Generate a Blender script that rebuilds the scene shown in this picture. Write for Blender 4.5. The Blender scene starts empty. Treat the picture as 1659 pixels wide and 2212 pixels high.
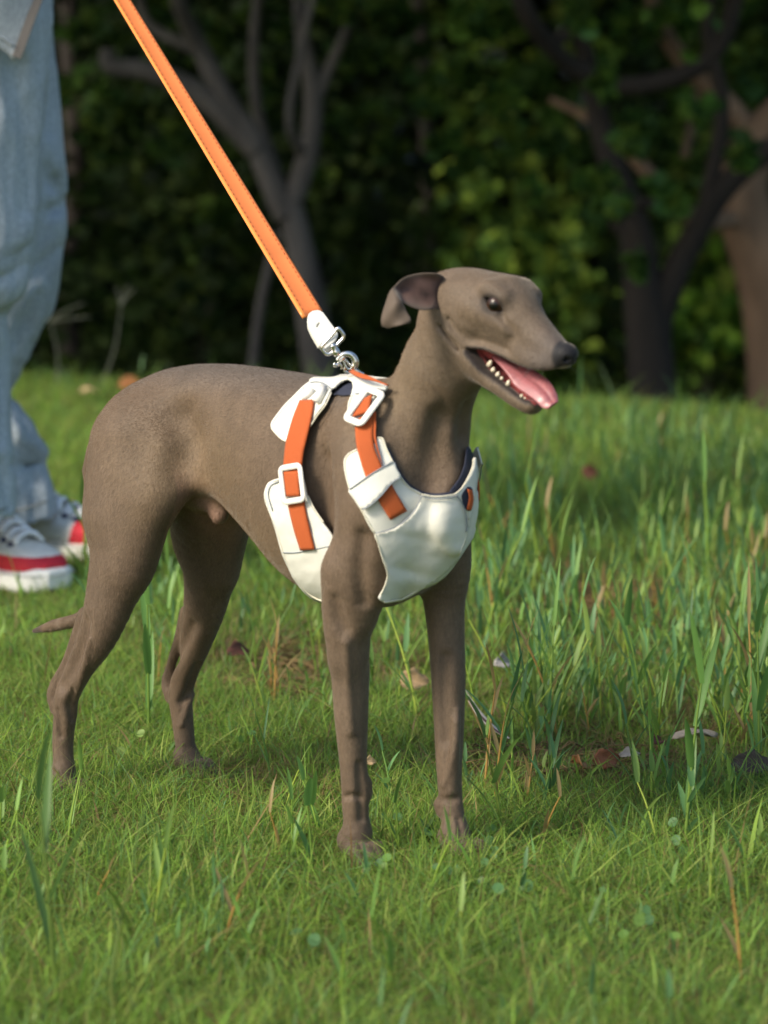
import bpy, bmesh, math, random, os
import numpy as np
from mathutils import Vector, Matrix, noise as mnoise
from mathutils.geometry import delaunay_2d_cdt
R = math.radians
C = bpy.context.scene.collection
rng = np.random.default_rng(7)
random.seed(7)
# ------------------------------------------------------------ camera
FPX, CH, CX, CY = 5930.0, 0.66, 829.5, 1106.0          # focal length in photo pixels (photo 1659 x 2212), height
PIT = math.atan(850 / FPX)
sc = bpy.context.scene
cd = bpy.data.cameras.new('camera'); cam = bpy.data.objects.new('camera', cd); C.objects.link(cam)
cam.location = (0, 0, CH); cam.rotation_euler = (math.pi / 2 - PIT, 0, 0)
cd.sensor_fit = 'HORIZONTAL'; cd.sensor_width = 24.0; cd.lens = 24.0 * FPX / 1659
cd.clip_start = 0.05; cd.clip_end = 400
cd.dof.use_dof = True; cd.dof.focus_distance = 2.64; cd.dof.aperture_fstop = 5.2
sc.camera = cam
# ------------------------------------------------------------ sky and sun
SUN_EL, SUN_AZ = R(37), R(-122)                         # azimuth from +Y, negative = to the left
w = bpy.data.worlds.new('World'); sc.world = w; w.use_nodes = True
nt = w.node_tree; nt.nodes.clear()
st = nt.nodes.new('ShaderNodeTexSky'); st.sky_type = 'NISHITA'; st.sun_disc = False
st.sun_elevation = SUN_EL; st.sun_rotation = SUN_AZ; st.air_density = 1.2; st.dust_density = 2.0
bg = nt.nodes.new('ShaderNodeBackground'); bg.inputs[1].default_value = 0.15
wo = nt.nodes.new('ShaderNodeOutputWorld')
nt.links.new(st.outputs[0], bg.inputs[0]); nt.links.new(bg.outputs[0], wo.inputs[0])
sd = bpy.data.lights.new('sun', 'SUN'); sd.energy = 3.3; sd.angle = R(16.0); sd.color = (1, 0.89, 0.73)
so = bpy.data.objects.new('sun', sd); C.objects.link(so)
sdir = Vector((math.sin(SUN_AZ) * math.cos(SUN_EL), math.cos(SUN_AZ) * math.cos(SUN_EL), math.sin(SUN_EL)))
so.rotation_euler = sdir.to_track_quat('Z', 'Y').to_euler()
sc.view_settings.view_transform = 'Standard'; sc.view_settings.look = 'None'
sc.view_settings.exposure = 0.68; sc.view_settings.gamma = 1.0
sc.view_settings.use_curve_mapping = False
# ------------------------------------------------------------ pixel helpers
cfw = np.array([0, math.cos(PIT), -math.sin(PIT)]); cup = np.array([0, math.sin(PIT), math.cos(PIT)]); crt = np.array([1.0, 0, 0])
CC = np.array([0, 0, CH])
def ray(x, y): return cfw * FPX + crt * (x - CX) + cup * (CY - y)
def ground_at(x, y, z=0.0):
    d = ray(x, y); return CC + d * ((z - CH) / d[2])
def at(x, y, Y):
    d = ray(x, y); return CC + d * (Y / d[1])
# ------------------------------------------------------------ object helpers
def link(o, parent=None):
    C.objects.link(o)
    if parent is not None: o.parent = parent
    return o
def tag(o, label=None, cat=None, group=None, kind=None):
    for k, v in (('label', label), ('category', cat), ('group', group), ('kind', kind)):
        if v: o[k] = v
    return o
def empty(name, loc, rz=0, label=None, cat=None, group=None):
    o = bpy.data.objects.new(name, None); o.empty_display_size = 0.05
    o.location = loc; o.rotation_euler = (0, 0, rz); link(o)
    return tag(o, label, cat, group)
def mesh(name, V, Fc, mat, parent=None, smooth=True, cols=None, mats=None):
    me = bpy.data.meshes.new(name)
    V = np.asarray(V, dtype=np.float32)
    if isinstance(Fc, np.ndarray):
        n = len(Fc); k = Fc.shape[1]
        me.vertices.add(len(V)); me.vertices.foreach_set('co', V.ravel())
        me.loops.add(n * k); me.loops.foreach_set('vertex_index', Fc.astype(np.int32).ravel())
        me.polygons.add(n); me.polygons.foreach_set('loop_start', np.arange(0, n * k, k, dtype=np.int32))
        me.update(calc_edges=True)
    else:
        me.from_pydata([tuple(map(float, v)) for v in V], [], [tuple(map(int, f)) for f in Fc])
    if cols is not None:
        a = me.color_attributes.new('col', 'FLOAT_COLOR', 'POINT')
        cc = np.ones((len(V), 4), np.float32); cols = np.asarray(cols, np.float32); cc[:, :cols.shape[1]] = cols
        a.data.foreach_set('color', cc.ravel())
    if smooth: me.polygons.foreach_set('use_smooth', np.ones(len(me.polygons), bool))
    for m in (mat if isinstance(mat, (list, tuple)) else [mat]):
        if m: me.materials.append(m)
    if mats is not None: me.polygons.foreach_set('material_index', np.asarray(mats, np.int32))
    me.validate(); me.update()
    o = bpy.data.objects.new(name, me); link(o, parent)
    return o
def tube_data(pts, rad, seg=8, cap=True, flat=None):
    """tube along pts; rad number or list; flat=(ref normal, ratio) squashes it"""
    pts = np.asarray(pts, float); n = len(pts)
    rad = np.broadcast_to(np.asarray(rad, float), (n,))
    T = np.gradient(pts, axis=0); T /= np.linalg.norm(T, axis=1)[:, None] + 1e-12
    ref = np.array([0, 0, 1.0]) if abs(T[0][2]) < 0.9 else np.array([1.0, 0, 0])
    if flat is not None: ref = np.asarray(flat[0], float)
    V = []; nrm = ref - T[0] * (ref @ T[0]); nrm /= np.linalg.norm(nrm)
    for i in range(n):
        nrm = nrm - T[i] * (nrm @ T[i]); nrm /= np.linalg.norm(nrm) + 1e-12
        b = np.cross(T[i], nrm)
        for j in range(seg):
            a = 2 * math.pi * j / seg
            fr = flat[1] if flat is not None else 1
            V.append(pts[i] + rad[i] * (math.cos(a) * b + math.sin(a) * nrm * fr))
    Fs = [(i * seg + j, i * seg + (j + 1) % seg, (i + 1) * seg + (j + 1) % seg, (i + 1) * seg + j) for i in range(n - 1) for j in range(seg)]
    if cap: Fs += [tuple(range(seg))[::-1], tuple((n - 1) * seg + j for j in range(seg))]
    return V, Fs
def merge(parts):
    V = []; Fs = []
    for v, f in parts:
        b = len(V); V += list(v); Fs += [tuple(i + b for i in q) for q in f]
    return V, Fs
def spline(P, n):
    """Catmull-Rom through P with n samples"""
    P = np.asarray(P, float); m = len(P)
    Q = np.vstack([2 * P[0] - P[1], P, 2 * P[-1] - P[-2]])
    t = np.linspace(0, m - 1 - 1e-9, n); i = t.astype(int); u = (t - i)[:, None]
    a, b, c, d = Q[i], Q[i + 1], Q[i + 2], Q[i + 3]
    return 0.5 * (2 * b + (c - a) * u + (2 * a - 5 * b + 4 * c - d) * u ** 2 + (3 * b - a - 3 * c + d) * u ** 3)
# ------------------------------------------------------------ materials
def M(name, base=(0.5, 0.5, 0.5), rough=0.6, metal=0.0, attr=False, noise=None, bump=None, sheen=0, spec=0.5, subs=None, coat=0, weave=None, trans=0):
    """noise=(scale, low, high[, stretch]) multiplies the base colour; bump=(scale, strength, distance)"""
    m = bpy.data.materials.new(name); m.use_nodes = True
    t = m.node_tree; N = t.nodes; L = t.links; p = N['Principled BSDF']
    p.inputs['Roughness'].default_value = rough; p.inputs['Metallic'].default_value = metal
    p.inputs['Specular IOR Level'].default_value = spec
    p.inputs['Base Color'].default_value = (*base, 1)
    if coat: p.inputs['Coat Weight'].default_value = coat; p.inputs['Coat Roughness'].default_value = 0.15
    if sheen:
        p.inputs['Sheen Weight'].default_value = sheen; p.inputs['Sheen Roughness'].default_value = 0.35
        p.inputs['Sheen Tint'].default_value = (1, 0.9, 0.78, 1)
    if subs:
        p.inputs['Subsurface Weight'].default_value = subs; p.inputs['Subsurface Scale'].default_value = 0.004
        p.inputs['Subsurface Radius'].default_value = (1, 0.35, 0.25)
    tc = N.new('ShaderNodeTexCoord'); src = None
    if attr:
        a = N.new('ShaderNodeAttribute'); a.attribute_name = 'col'; src = a.outputs['Color']
    if noise:
        nz = N.new('ShaderNodeTexNoise'); nz.inputs['Scale'].default_value = noise[0]; nz.inputs['Detail'].default_value = 5
        mp = N.new('ShaderNodeMapping'); L.new(tc.outputs['Object'], mp.inputs[0]); L.new(mp.outputs[0], nz.inputs['Vector'])
        if len(noise) > 3: mp.inputs['Scale'].default_value = noise[3]
        mr = N.new('ShaderNodeMapRange'); mr.inputs['From Min'].default_value = 0.3; mr.inputs['From Max'].default_value = 0.7
        mr.inputs['To Min'].default_value = noise[1]; mr.inputs['To Max'].default_value = noise[2]
        L.new(nz.outputs[0], mr.inputs[0])
        mx = N.new('ShaderNodeMix'); mx.data_type = 'RGBA'; mx.blend_type = 'MULTIPLY'; mx.inputs[0].default_value = 1
        if src: L.new(src, mx.inputs['A'])
        else: mx.inputs['A'].default_value = (*base, 1)
        L.new(mr.outputs[0], mx.inputs['B']); src = mx.outputs['Result']
    if src: L.new(src, p.inputs['Base Color'])
    if bump:
        bz = N.new('ShaderNodeTexNoise'); bz.inputs['Scale'].default_value = bump[0]; bz.inputs['Detail'].default_value = 4
        L.new(tc.outputs['Object'], bz.inputs['Vector'])
        if len(bump) > 3:
            mp2 = N.new('ShaderNodeMapping'); L.new(tc.outputs['Object'], mp2.inputs[0]); mp2.inputs['Scale'].default_value = bump[3]
            L.new(mp2.outputs[0], bz.inputs['Vector'])
        bp = N.new('ShaderNodeBump'); bp.inputs['Strength'].default_value = bump[1]; bp.inputs['Distance'].default_value = bump[2]
        L.new(bz.outputs[0], bp.inputs['Height']); L.new(bp.outputs[0], p.inputs['Normal'])
    if weave:
        wv = N.new('ShaderNodeTexWave'); wv.wave_type = 'BANDS'; wv.bands_direction = weave[2]
        wv.inputs['Scale'].default_value = weave[0]; L.new(tc.outputs['Object'], wv.inputs['Vector'])
        bp = N.new('ShaderNodeBump'); bp.inputs['Strength'].default_value = weave[1]; bp.inputs['Distance'].default_value = 0.0006
        L.new(wv.outputs['Fac'], bp.inputs['Height']); L.new(bp.outputs[0], p.inputs['Normal'])
    if trans:
        out = N['Material Output']; tl = N.new('ShaderNodeBsdfTranslucent'); ms = N.new('ShaderNodeMixShader'); ms.inputs[0].default_value = trans
        if src: L.new(src, tl.inputs[0])
        else: tl.inputs[0].default_value = (*base, 1)
        L.new(p.outputs[0], ms.inputs[1]); L.new(tl.outputs[0], ms.inputs[2]); L.new(ms.outputs[0], out.inputs[0])
    return m
# ------------------------------------------------------------ implicit surfaces
def smin(a, b, k):
    if k <= 0: return np.minimum(a, b)
    h = np.maximum(k - np.abs(a - b), 0) / k
    return np.minimum(a, b) - h * h * k * 0.25
class Field:
    def __init__(s): s.ops = []
    def cone(s, a, b, ra, rb, k=0.012, sub=False, sc=None):
        """tapered capsule; sc=(axis index, factor) widens (>1) or flattens (<1) it about its middle"""
        a = np.array(a, float); b = np.array(b, float)
        S = np.ones(3)
        if sc: S[sc[0]] = sc[1]
        mid = (a + b) / 2
        A = mid + (a - mid) / S; B = mid + (b - mid) / S; ba = B - A; L2 = max(ba @ ba, 1e-12)
        mS = S.min()
        def f(P):
            Q = (P - mid) / S + mid - A
            t = np.clip(Q @ ba / L2, 0, 1)
            return (np.linalg.norm(Q - t[..., None] * ba, axis=-1) - (ra + (rb - ra) * t)) * (mS if mS < 1 else 1)
        r = max(ra, rb) * max(1, S.max())
        s.ops.append((f, np.minimum(a, b) - r, np.maximum(a, b) + r, k, sub)); return s
    def chain(s, pts, rads, k=0.012, sy=1.0, sub=False, n=4):
        """smooth tapered tube through pts as ONE operand; sy flattens it sideways"""
        m = len(pts); N_ = (m - 1) * n + 1 if m > 2 else 2
        p = spline(pts, N_) if m > 2 else np.array(pts, float)
        ip = lambda y: np.interp(np.linspace(0, m - 1, N_), np.arange(m), np.broadcast_to(np.asarray(y, float), (m,)))
        r = spline(np.array(rads, float)[:, None], N_)[:, 0] if m > 2 else np.array(rads, float)
        y = ip(sy)
        def f(P):
            out = None
            for i in range(len(p) - 1):
                ba = p[i + 1] - p[i]; t = np.clip((P - p[i]) @ ba / (ba @ ba + 1e-12), 0, 1)
                d = P - p[i] - t[..., None] * ba; yy = y[i] + (y[i + 1] - y[i]) * t
                d[..., 1] /= yy
                v = (np.linalg.norm(d, axis=-1) - (r[i] + (r[i + 1] - r[i]) * t)) * np.minimum(yy, 1)
                out = v if out is None else np.minimum(out, v)
            return out
        rm = r.max() * max(1, y.max())
        s.ops.append((f, p.min(0) - rm, p.max(0) + rm, k, sub)); return s
    def ell(s, c, r, Rm=None, k=0.012, sub=False):
        c = np.array(c, float); r = np.array(r, float); Rm = np.eye(3) if Rm is None else np.array(Rm)
        def f(P):
            q = (P - c) @ Rm.T
            k0 = np.linalg.norm(q / r, axis=-1); k1 = np.linalg.norm(q / r ** 2, axis=-1)
            return k0 * (k0 - 1) / (k1 + 1e-9)
        m = r.max(); s.ops.append((f, c - m, c + m, k, sub)); return s
    def loft(s, x, top, bot, wid, frame=None, k=0.02, sub=False, pw=2.0):
        """body whose cross-section at station x is an ellipse; frame=(origin, rows u,v,w)"""
        x, top, bot, wid = map(np.array, (x, top, bot, wid)); zc = (top + bot) / 2; hh = (top - bot) / 2
        xs = np.linspace(x[0], x[-1], 200)
        from_ = lambda y: np.interp(xs, x, y)
        ker = np.hanning(21); ker /= ker.sum()
        sm = lambda y: np.convolve(np.pad(from_(y), 10, mode='edge'), ker, 'valid')
        Z, Hh, W = sm(zc), sm(hh), sm(wid)
        o, Rm = frame if frame else (np.zeros(3), np.eye(3))
        o = np.array(o, float); Rm = np.array(Rm, float)
        def f(P):
            q = (P - o) @ Rm.T; t = np.clip(q[..., 0], x[0], x[-1])
            z = np.interp(t, xs, Z); h = np.interp(t, xs, Hh); ww = np.interp(t, xs, W)
            dy = np.abs(q[..., 1]) / ww; dz = np.abs(q[..., 2] - z) / h
            k0 = (dy ** pw + dz ** pw) ** (1 / pw)
            g = np.sqrt((q[..., 1] / ww ** 2) ** 2 + ((q[..., 2] - z) / h ** 2) ** 2) / np.maximum(np.sqrt(dy ** 2 + dz ** 2), 1e-6)
            d = (k0 - 1) / np.maximum(g, 1e-6)
            ex = np.abs(q[..., 0] - (x[0] + x[-1]) / 2) - (x[-1] - x[0]) / 2
            return np.sqrt(np.maximum(d, 0) ** 2 + np.maximum(ex, 0) ** 2) + np.minimum(np.maximum(d, ex), 0)
        cs = []
        for i in (0, -1):
            for j in (-1, 1):
                for l in (top.max(), bot.min()): cs.append(o + np.array([x[i], j * wid.max(), l]) @ Rm)
        cs = np.array(cs); s.ops.append((f, cs.min(0), cs.max(0), k, sub)); return s
    def custom(s, f, lo, hi, k=0.0, sub=False):
        s.ops.append((f, np.array(lo, float), np.array(hi, float), k, sub)); return s
    def ev(s, P):
        d = np.full(P.shape[:-1], 1.0)
        for f, lo, hi, k, sub in s.ops:
            m = np.all((P > lo - 0.05 - k) & (P < hi + 0.05 + k), axis=-1)
            if not m.any(): continue
            v = f(P[m])
            d[m] = -smin(-d[m], v, k) if sub else smin(d[m], v, k)
        return d
    def grad(s, P, e=4e-4):
        g = np.stack([s.ev(P + np.eye(3)[i] * e) - s.ev(P - np.eye(3)[i] * e) for i in range(3)], -1) / (2 * e)
        return g
    def surface(s, lo, hi, h, steps=3):
        lo = np.array(lo, float); n = np.ceil((np.array(hi) - lo) / h).astype(int) + 1
        D = np.full(n, 0.05, np.float32)
        ax = [lo[i] + h * np.arange(n[i]) for i in range(3)]
        for f, a, b, k, sub in s.ops:
            mg = 3 * h + k
            i0 = np.maximum(((a - mg - lo) / h).astype(int), 0); i1 = np.minimum(((b + mg - lo) / h).astype(int) + 2, n)
            if np.any(i1 <= i0): continue
            G = np.stack(np.meshgrid(*[ax[i][i0[i]:i1[i]].astype(np.float32) for i in range(3)], indexing='ij'), -1)
            sl = tuple(slice(i0[i], i1[i]) for i in range(3)); v = f(G); d = D[sl]
            D[sl] = -smin(-d, v, k) if sub else smin(d, v, k)
        # naive surface nets
        I = D < 0; cs = np.zeros(n - 1, np.int8)
        for dx in (0, 1):
            for dy in (0, 1):
                for dz in (0, 1): cs += I[dx:n[0] - 1 + dx, dy:n[1] - 1 + dy, dz:n[2] - 1 + dz]
        act = (cs > 0) & (cs < 8); idx = np.full(n - 1, -1, np.int64); A = np.argwhere(act); idx[act] = np.arange(len(A))
        acc = np.zeros((len(A), 3)); cnt = np.zeros(len(A))
        cor = [(x, y, z) for x in (0, 1) for y in (0, 1) for z in (0, 1)]
        for p in cor:
            for i in range(3):
                if p[i] == 0:
                    q = list(p); q[i] = 1
                    da = D[A[:, 0] + p[0], A[:, 1] + p[1], A[:, 2] + p[2]]; db = D[A[:, 0] + q[0], A[:, 1] + q[1], A[:, 2] + q[2]]
                    m = (da < 0) != (db < 0); t = da[m] / (da[m] - db[m]); v = np.tile(np.array(p, float), (m.sum(), 1)); v[:, i] = t
                    acc[m] += v; cnt[m] += 1
        V = lo + h * (A + acc / cnt[:, None])
        Fs = []
        for i in range(3):
            j, k2 = (i + 1) % 3, (i + 2) % 3
            s0 = [slice(1, n[m] - 1) for m in range(3)]; s0[i] = slice(0, n[i] - 1); s1 = list(s0); s1[i] = slice(1, n[i])
            a = I[tuple(s0)]; b = I[tuple(s1)]
            for flip, msk in ((0, a & ~b), (1, ~a & b)):
                E = np.argwhere(msk); 
                if not len(E): continue
                E = E + np.array([0 if m == i else 1 for m in range(3)])
                ej = np.eye(3, dtype=int)[j]; ek = np.eye(3, dtype=int)[k2]
                q = [E, E - ej, E - ej - ek, E - ek]
                q = np.stack([idx[tuple(c.T)] for c in q], 1)
                Fs.append(q[:, ::-1] if flip else q)
        Fs = np.vstack(Fs)
        Fs = Fs[(Fs >= 0).all(1)]
        for _ in range(steps):
            g = s.grad(V); v = s.ev(V); gg = (g * g).sum(1) + 1e-6
            st = np.clip(v / gg, -h, h)[:, None] * g * 0.8
            V = V - st
        return V, Fs

def cast(field, px, off, toL, T0, T1, NS=281):
    """photo pixels -> local points on a field's surface (offset by off); rays that miss take their closest point"""
    px = np.asarray(px, float); n = len(px); off = np.broadcast_to(off, (n,)).astype(float)
    p0 = toL(CC); D = np.array([toL(CC + ray(x, y)) - p0 for x, y in px]); D /= np.linalg.norm(D, axis=1)[:, None]
    ts = np.linspace(T0, T1, NS); P = p0 + D[:, None, :] * ts[None, :, None]
    S = field.ev(P.reshape(-1, 3)).reshape(n, NS) - off[:, None]
    hit = S < 0; first = np.argmax(hit, 1); cl = np.argmin(S, 1); any_ = hit.any(1)
    q = p0 + D * ts[np.where(any_, first, cl)][:, None]
    for it in range(7):
        v = field.ev(q) - off; g = field.grad(q); gd = (g * D).sum(1)
        along = any_ & (np.abs(gd) > .25); st = np.where(along, v / np.where(np.abs(gd) > .25, gd, 1), 0)
        q = q - D * np.clip(st, -.004, .004)[:, None]
        q = q - np.where(along, 0, v)[:, None] * g / np.maximum((g * g).sum(1), .2)[:, None] * .8
    return q
def crease(field, px, r, k, toL, T, sub=True, off=0.0, n=4):
    """groove (or ridge, sub=False) drawn along photo pixels on the surface of a field"""
    r = np.broadcast_to(np.asarray(r, float), (len(px),)); P = cast(field, px, off, toL, *T); field.chain(list(P), list(r), k=k, sub=sub, n=n)
# ============================================================ GROUND, LAWN EDGE, WOODLAND FLOOR
def height(x, y):
    x = np.asarray(x, float); y = np.asarray(y, float)
    crest = 6.42 + .06 * np.sin(x * 1.7 + 1) + .04 * np.sin(x * 4.1) - .50 * np.clip(x, -1.2, 1.6)
    d = np.maximum(y - crest, 0)
    z = -1.0 * (1 - np.exp(-(d / 1.7) ** 1.2)) + .018 * np.clip(y - 3.2, 0, 3.6) * 0
    z = z + np.clip(y - 14.5, 0, 60) * .2 + .004 * np.sin(x * 5.1 + y * 3) * np.sin(y * 4.3 - x)
    far_ = np.clip((np.hypot(x, y) - 12) / 30, 0, 1)
    return z + .25 * far_ * np.sin(x * .3) * np.cos(y * .23)
gxs = np.concatenate([-np.geomspace(60, 3.2, 26), np.linspace(-3, 3, 121), np.geomspace(3.2, 60, 26)])
gys = np.concatenate([np.linspace(-30, .8, 20), np.linspace(1, 9.5, 170), np.geomspace(9.7, 90, 50)])
GX, GY = np.meshgrid(gxs, gys); GZ = height(GX, GY)
gn = len(gxs); gm = len(gys); ii = (np.arange(gm - 1)[:, None] * gn + np.arange(gn - 1)[None]).ravel()
M_soil = M('turf_soil', rough=.95, noise=None)
t = M_soil.node_tree; N = t.nodes; L = t.links; p = N['Principled BSDF']; tc = N.new('ShaderNodeTexCoord')
n1 = N.new('ShaderNodeTexNoise'); n1.inputs['Scale'].default_value = 2.2; n1.inputs['Detail'].default_value = 4; L.new(tc.outputs['Object'], n1.inputs['Vector'])
n2 = N.new('ShaderNodeTexNoise'); n2.inputs['Scale'].default_value = 60; n2.inputs['Detail'].default_value = 6; L.new(tc.outputs['Object'], n2.inputs['Vector'])
r1 = N.new('ShaderNodeValToRGB'); L.new(n2.outputs[0], r1.inputs[0]); e = r1.color_ramp.elements
e[0].position = .35; e[0].color = (.040, .036, .016, 1); e[1].position = .68; e[1].color = (.13, .13, .045, 1)
x = e.new(.52); x.color = (.075, .080, .026, 1)
# the woodland floor beyond the lawn is leaf litter
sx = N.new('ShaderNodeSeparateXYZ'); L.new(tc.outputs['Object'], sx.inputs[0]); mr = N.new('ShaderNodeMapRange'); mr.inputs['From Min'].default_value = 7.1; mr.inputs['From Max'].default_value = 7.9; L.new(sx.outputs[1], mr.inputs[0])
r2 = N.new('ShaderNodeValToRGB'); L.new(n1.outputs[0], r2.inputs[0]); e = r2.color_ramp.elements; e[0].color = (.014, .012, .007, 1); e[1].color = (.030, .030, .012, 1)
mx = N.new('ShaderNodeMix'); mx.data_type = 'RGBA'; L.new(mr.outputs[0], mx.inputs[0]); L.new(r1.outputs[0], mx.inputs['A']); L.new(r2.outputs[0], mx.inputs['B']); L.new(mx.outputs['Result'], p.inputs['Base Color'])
bp = N.new('ShaderNodeBump'); bp.inputs['Distance'].default_value = .01; L.new(n2.outputs[0], bp.inputs['Height']); L.new(bp.outputs[0], p.inputs['Normal'])
gro = mesh('ground', np.stack([GX.ravel(), GY.ravel(), GZ.ravel()], 1), np.stack([ii, ii + 1, ii + 1 + gn, ii + gn], 1), M_soil)
tag(gro, kind='structure')
# ============================================================ THE DOG
TH = R(45)
DF = np.array([math.cos(TH), -math.sin(TH), 0]); DL = np.array([math.sin(TH), math.cos(TH), 0])
DO = ground_at(775, 1865) + 0.031 * DL
def L2W(p): p = np.asarray(p, float); return DO + p[..., 0:1] * DF + p[..., 1:2] * DL + p[..., 2:3] * np.array([0, 0, 1.0])
def W2L(p): p = np.asarray(p, float) - DO; return np.stack([p @ DF, p @ DL, p[..., 2]], -1)
def dl(x, y, l):
    """dog coordinates (forward, left, up) of photo pixel x,y at lateral offset l"""
    d = ray(x, y); t = (l - (CC - DO) @ DL) / (d @ DL); return W2L(CC + d * t)
# head frame: origin between the eyes, u forward through the nose tip, v left, w up
HO = (dl(1058, 658, -0.027) + dl(1160, 650, 0.028)) / 2
HY, HP = R(-3), R(23)
hu = np.array([math.cos(HP) * math.cos(HY), math.cos(HP) * math.sin(HY), -math.sin(HP)])
hv = np.array([-math.sin(HY), math.cos(HY), 0]); hw = np.cross(hu, hv); HR = np.array([hu, hv, hw])
def H(u, v, w): return HO + u * hu + v * hv + w * hw
def hl(x, y, v):
    """dog coordinates of pixel x,y on the head's plane at lateral offset v"""
    p0 = W2L(CC); d = W2L(CC + ray(x, y)) - p0
    t = (v - (p0 - HO) @ hv) / (d @ hv); return p0 + d * t
dog = Field()
# torso
torso_x = [-.385, -.36, -.33, -.29, -.25, -.20, -.15, -.11, -.07, -.03, .01, .042, .070, .087]
torso_t = [.372, .394, .409, .4235, .4305, .4335, .4325, .431, .4285, .4275, .425, .405, .375, .345]
torso_b = [.345, .322, .305, .303, .308, .303, .272, .243, .228, .224, .230, .245, .268, .300]
torso_w = [.012, .032, .043, .046, .044, .043, .051, .058, .061, .057, .049, .038, .027, .015]
torso = Field().loft(torso_x, torso_t, torso_b, torso_w, k=0.02, pw=2.1)
dog.ops += torso.ops
def both(fn):
    for sg in (-1, 1): fn(sg)
# shoulders and upper arms are added with each leg; the neck
neck = [((.010, 0, .372), .046), ((.038, 0, .390), .044), (dl(921, 900, 0), .0395), (dl(945, 800, 0), .0345), (dl(985, 715, 0), .032)]
dog.chain([p for p, _ in neck], [r for _, r in neck], k=0.025, sy=0.86)
dog.cone((.044, 0, .400), (.062, 0, .335), .033, .026, k=0.025, sc=(1, 0.95))
# ---- hind legs
def legh(P, k=0.012):
    dog.chain([p[0] for p in P], [p[1] * (.96 if i > 2 else 1) for i, p in enumerate(P)], k, [p[2] if len(p) > 2 else 1.0 for p in P])
nh = lambda x, y, l=-.066: dl(x, y, l)
legh([(nh(304, 960, -.034), .046, .85), (nh(282, 1060, -.047), .044, .72), (nh(264, 1190, -.056), .0355, .72), (nh(240, 1285, -.064), .0290, .74),
      (nh(212, 1370, -.069), .0215, .8), (nh(174, 1440, -.071), .0150, .85), (nh(146, 1500, -.072), .0125), (nh(141, 1545, -.072), .0118), (nh(136, 1600, -.071), .0107), (nh(138, 1665, -.072), .0100)], k=0.022)
dog.cone(nh(278, 965, -.028), nh(256, 1110, -.048), .034, .031, k=0.02)             # buttock
dog.chain([nh(365, 985, -.040), nh(322, 1090, -.056), nh(285, 1215, -.060)], [.018, .022, .016], k=0.025, sy=.8)              # front of thigh
dog.chain([nh(430, 1010, -.030), nh(392, 1030, -.038), nh(345, 1075, -.05)], [.012, .011, .013], k=0.025)               # flank fold
dog.chain([nh(187, 1330, -.068), nh(146, 1425, -.070), nh(118, 1492, -.071), nh(122, 1530, -.071)], [.0090, .0046, .0070, .0065], k=0.006)   # tendon to the point of the hock
fh = lambda x, y, l=.066: dl(x, y, l)
legh([(fh(470, 1030, .030), .046, .85), (fh(444, 1140, .048), .0400, .75), (fh(452, 1225, .056), .0295, .8), (fh(444, 1300, .061), .0245, .85),
      (fh(424, 1380, .065), .0182, .9), (fh(400, 1450, .068), .0140), (fh(390, 1500, .069), .0128), (fh(395, 1560, .070), .0112), (fh(404, 1640, .071), .0098)], k=0.022)
dog.chain([fh(485, 1070, .044), fh(486, 1150, .052), fh(474, 1230, .056)], [.018, .0185, .014], k=0.02)
dog.chain([fh(406, 1325, .062), fh(384, 1390, .066), fh(364, 1466, .068), fh(368, 1505, .068)], [.0085, .0050, .0070, .0060], k=0.006)
# ---- fore legs
nf = lambda x, y, l=-.043: dl(x, y, l)
legh([(nf(815, 985, -.033), .029), (nf(815, 1110, -.040), .031, .9), (nf(776, 1210, -.045), .0305, .85), (nf(760, 1290, -.045), .0245, .9), (nf(756, 1360, -.044), .0195),
      (nf(755, 1430, -.042), .0176), (nf(757, 1540, -.040), .0152), (nf(762, 1640, -.038), .0126), (nf(767, 1700, -.036), .0128),
      (nf(768, 1745, -.035), .0124), (nf(772, 1800, -.033), .0112)], k=0.018)
dog.chain([nf(785, 900, -.026), nf(800, 1000, -.038), nf(812, 1080, -.042)], [.022, .027, .026], k=0.03)               # shoulder blade
dog.cone(nf(738, 1320, -.048), nf(729, 1354, -.050), .012, .0066, k=0.010)               # elbow
dog.chain([nf(742, 1230, -.056), nf(740, 1320, -.055), nf(742, 1420, -.050)], [.015, .012, .007], k=0.02)
dog.chain([nf(806, 1200, -.046), nf(800, 1260, -.046), nf(786, 1330, -.044)], [.018, .014, .008], k=0.02)
ff = lambda x, y, l=.043: dl(x, y, l)
legh([(ff(940, 1000, .027), .022), (ff(952, 1120, .036), .025), (ff(960, 1220, .043), .0240), (ff(960, 1300, .045), .0195), (ff(964, 1370, .045), .0172),
      (ff(968, 1450, .043), .0162), (ff(970, 1540, .041), .0146), (ff(970, 1640, .038), .0124), (ff(972, 1700, .036), .0112),
      (ff(976, 1745, .035), .0108), (ff(984, 1800, .033), .0108)], k=0.018)
dog.cone(ff(925, 900, .020), ff(940, 1040, .031), .021, .021, k=0.03)
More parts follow.
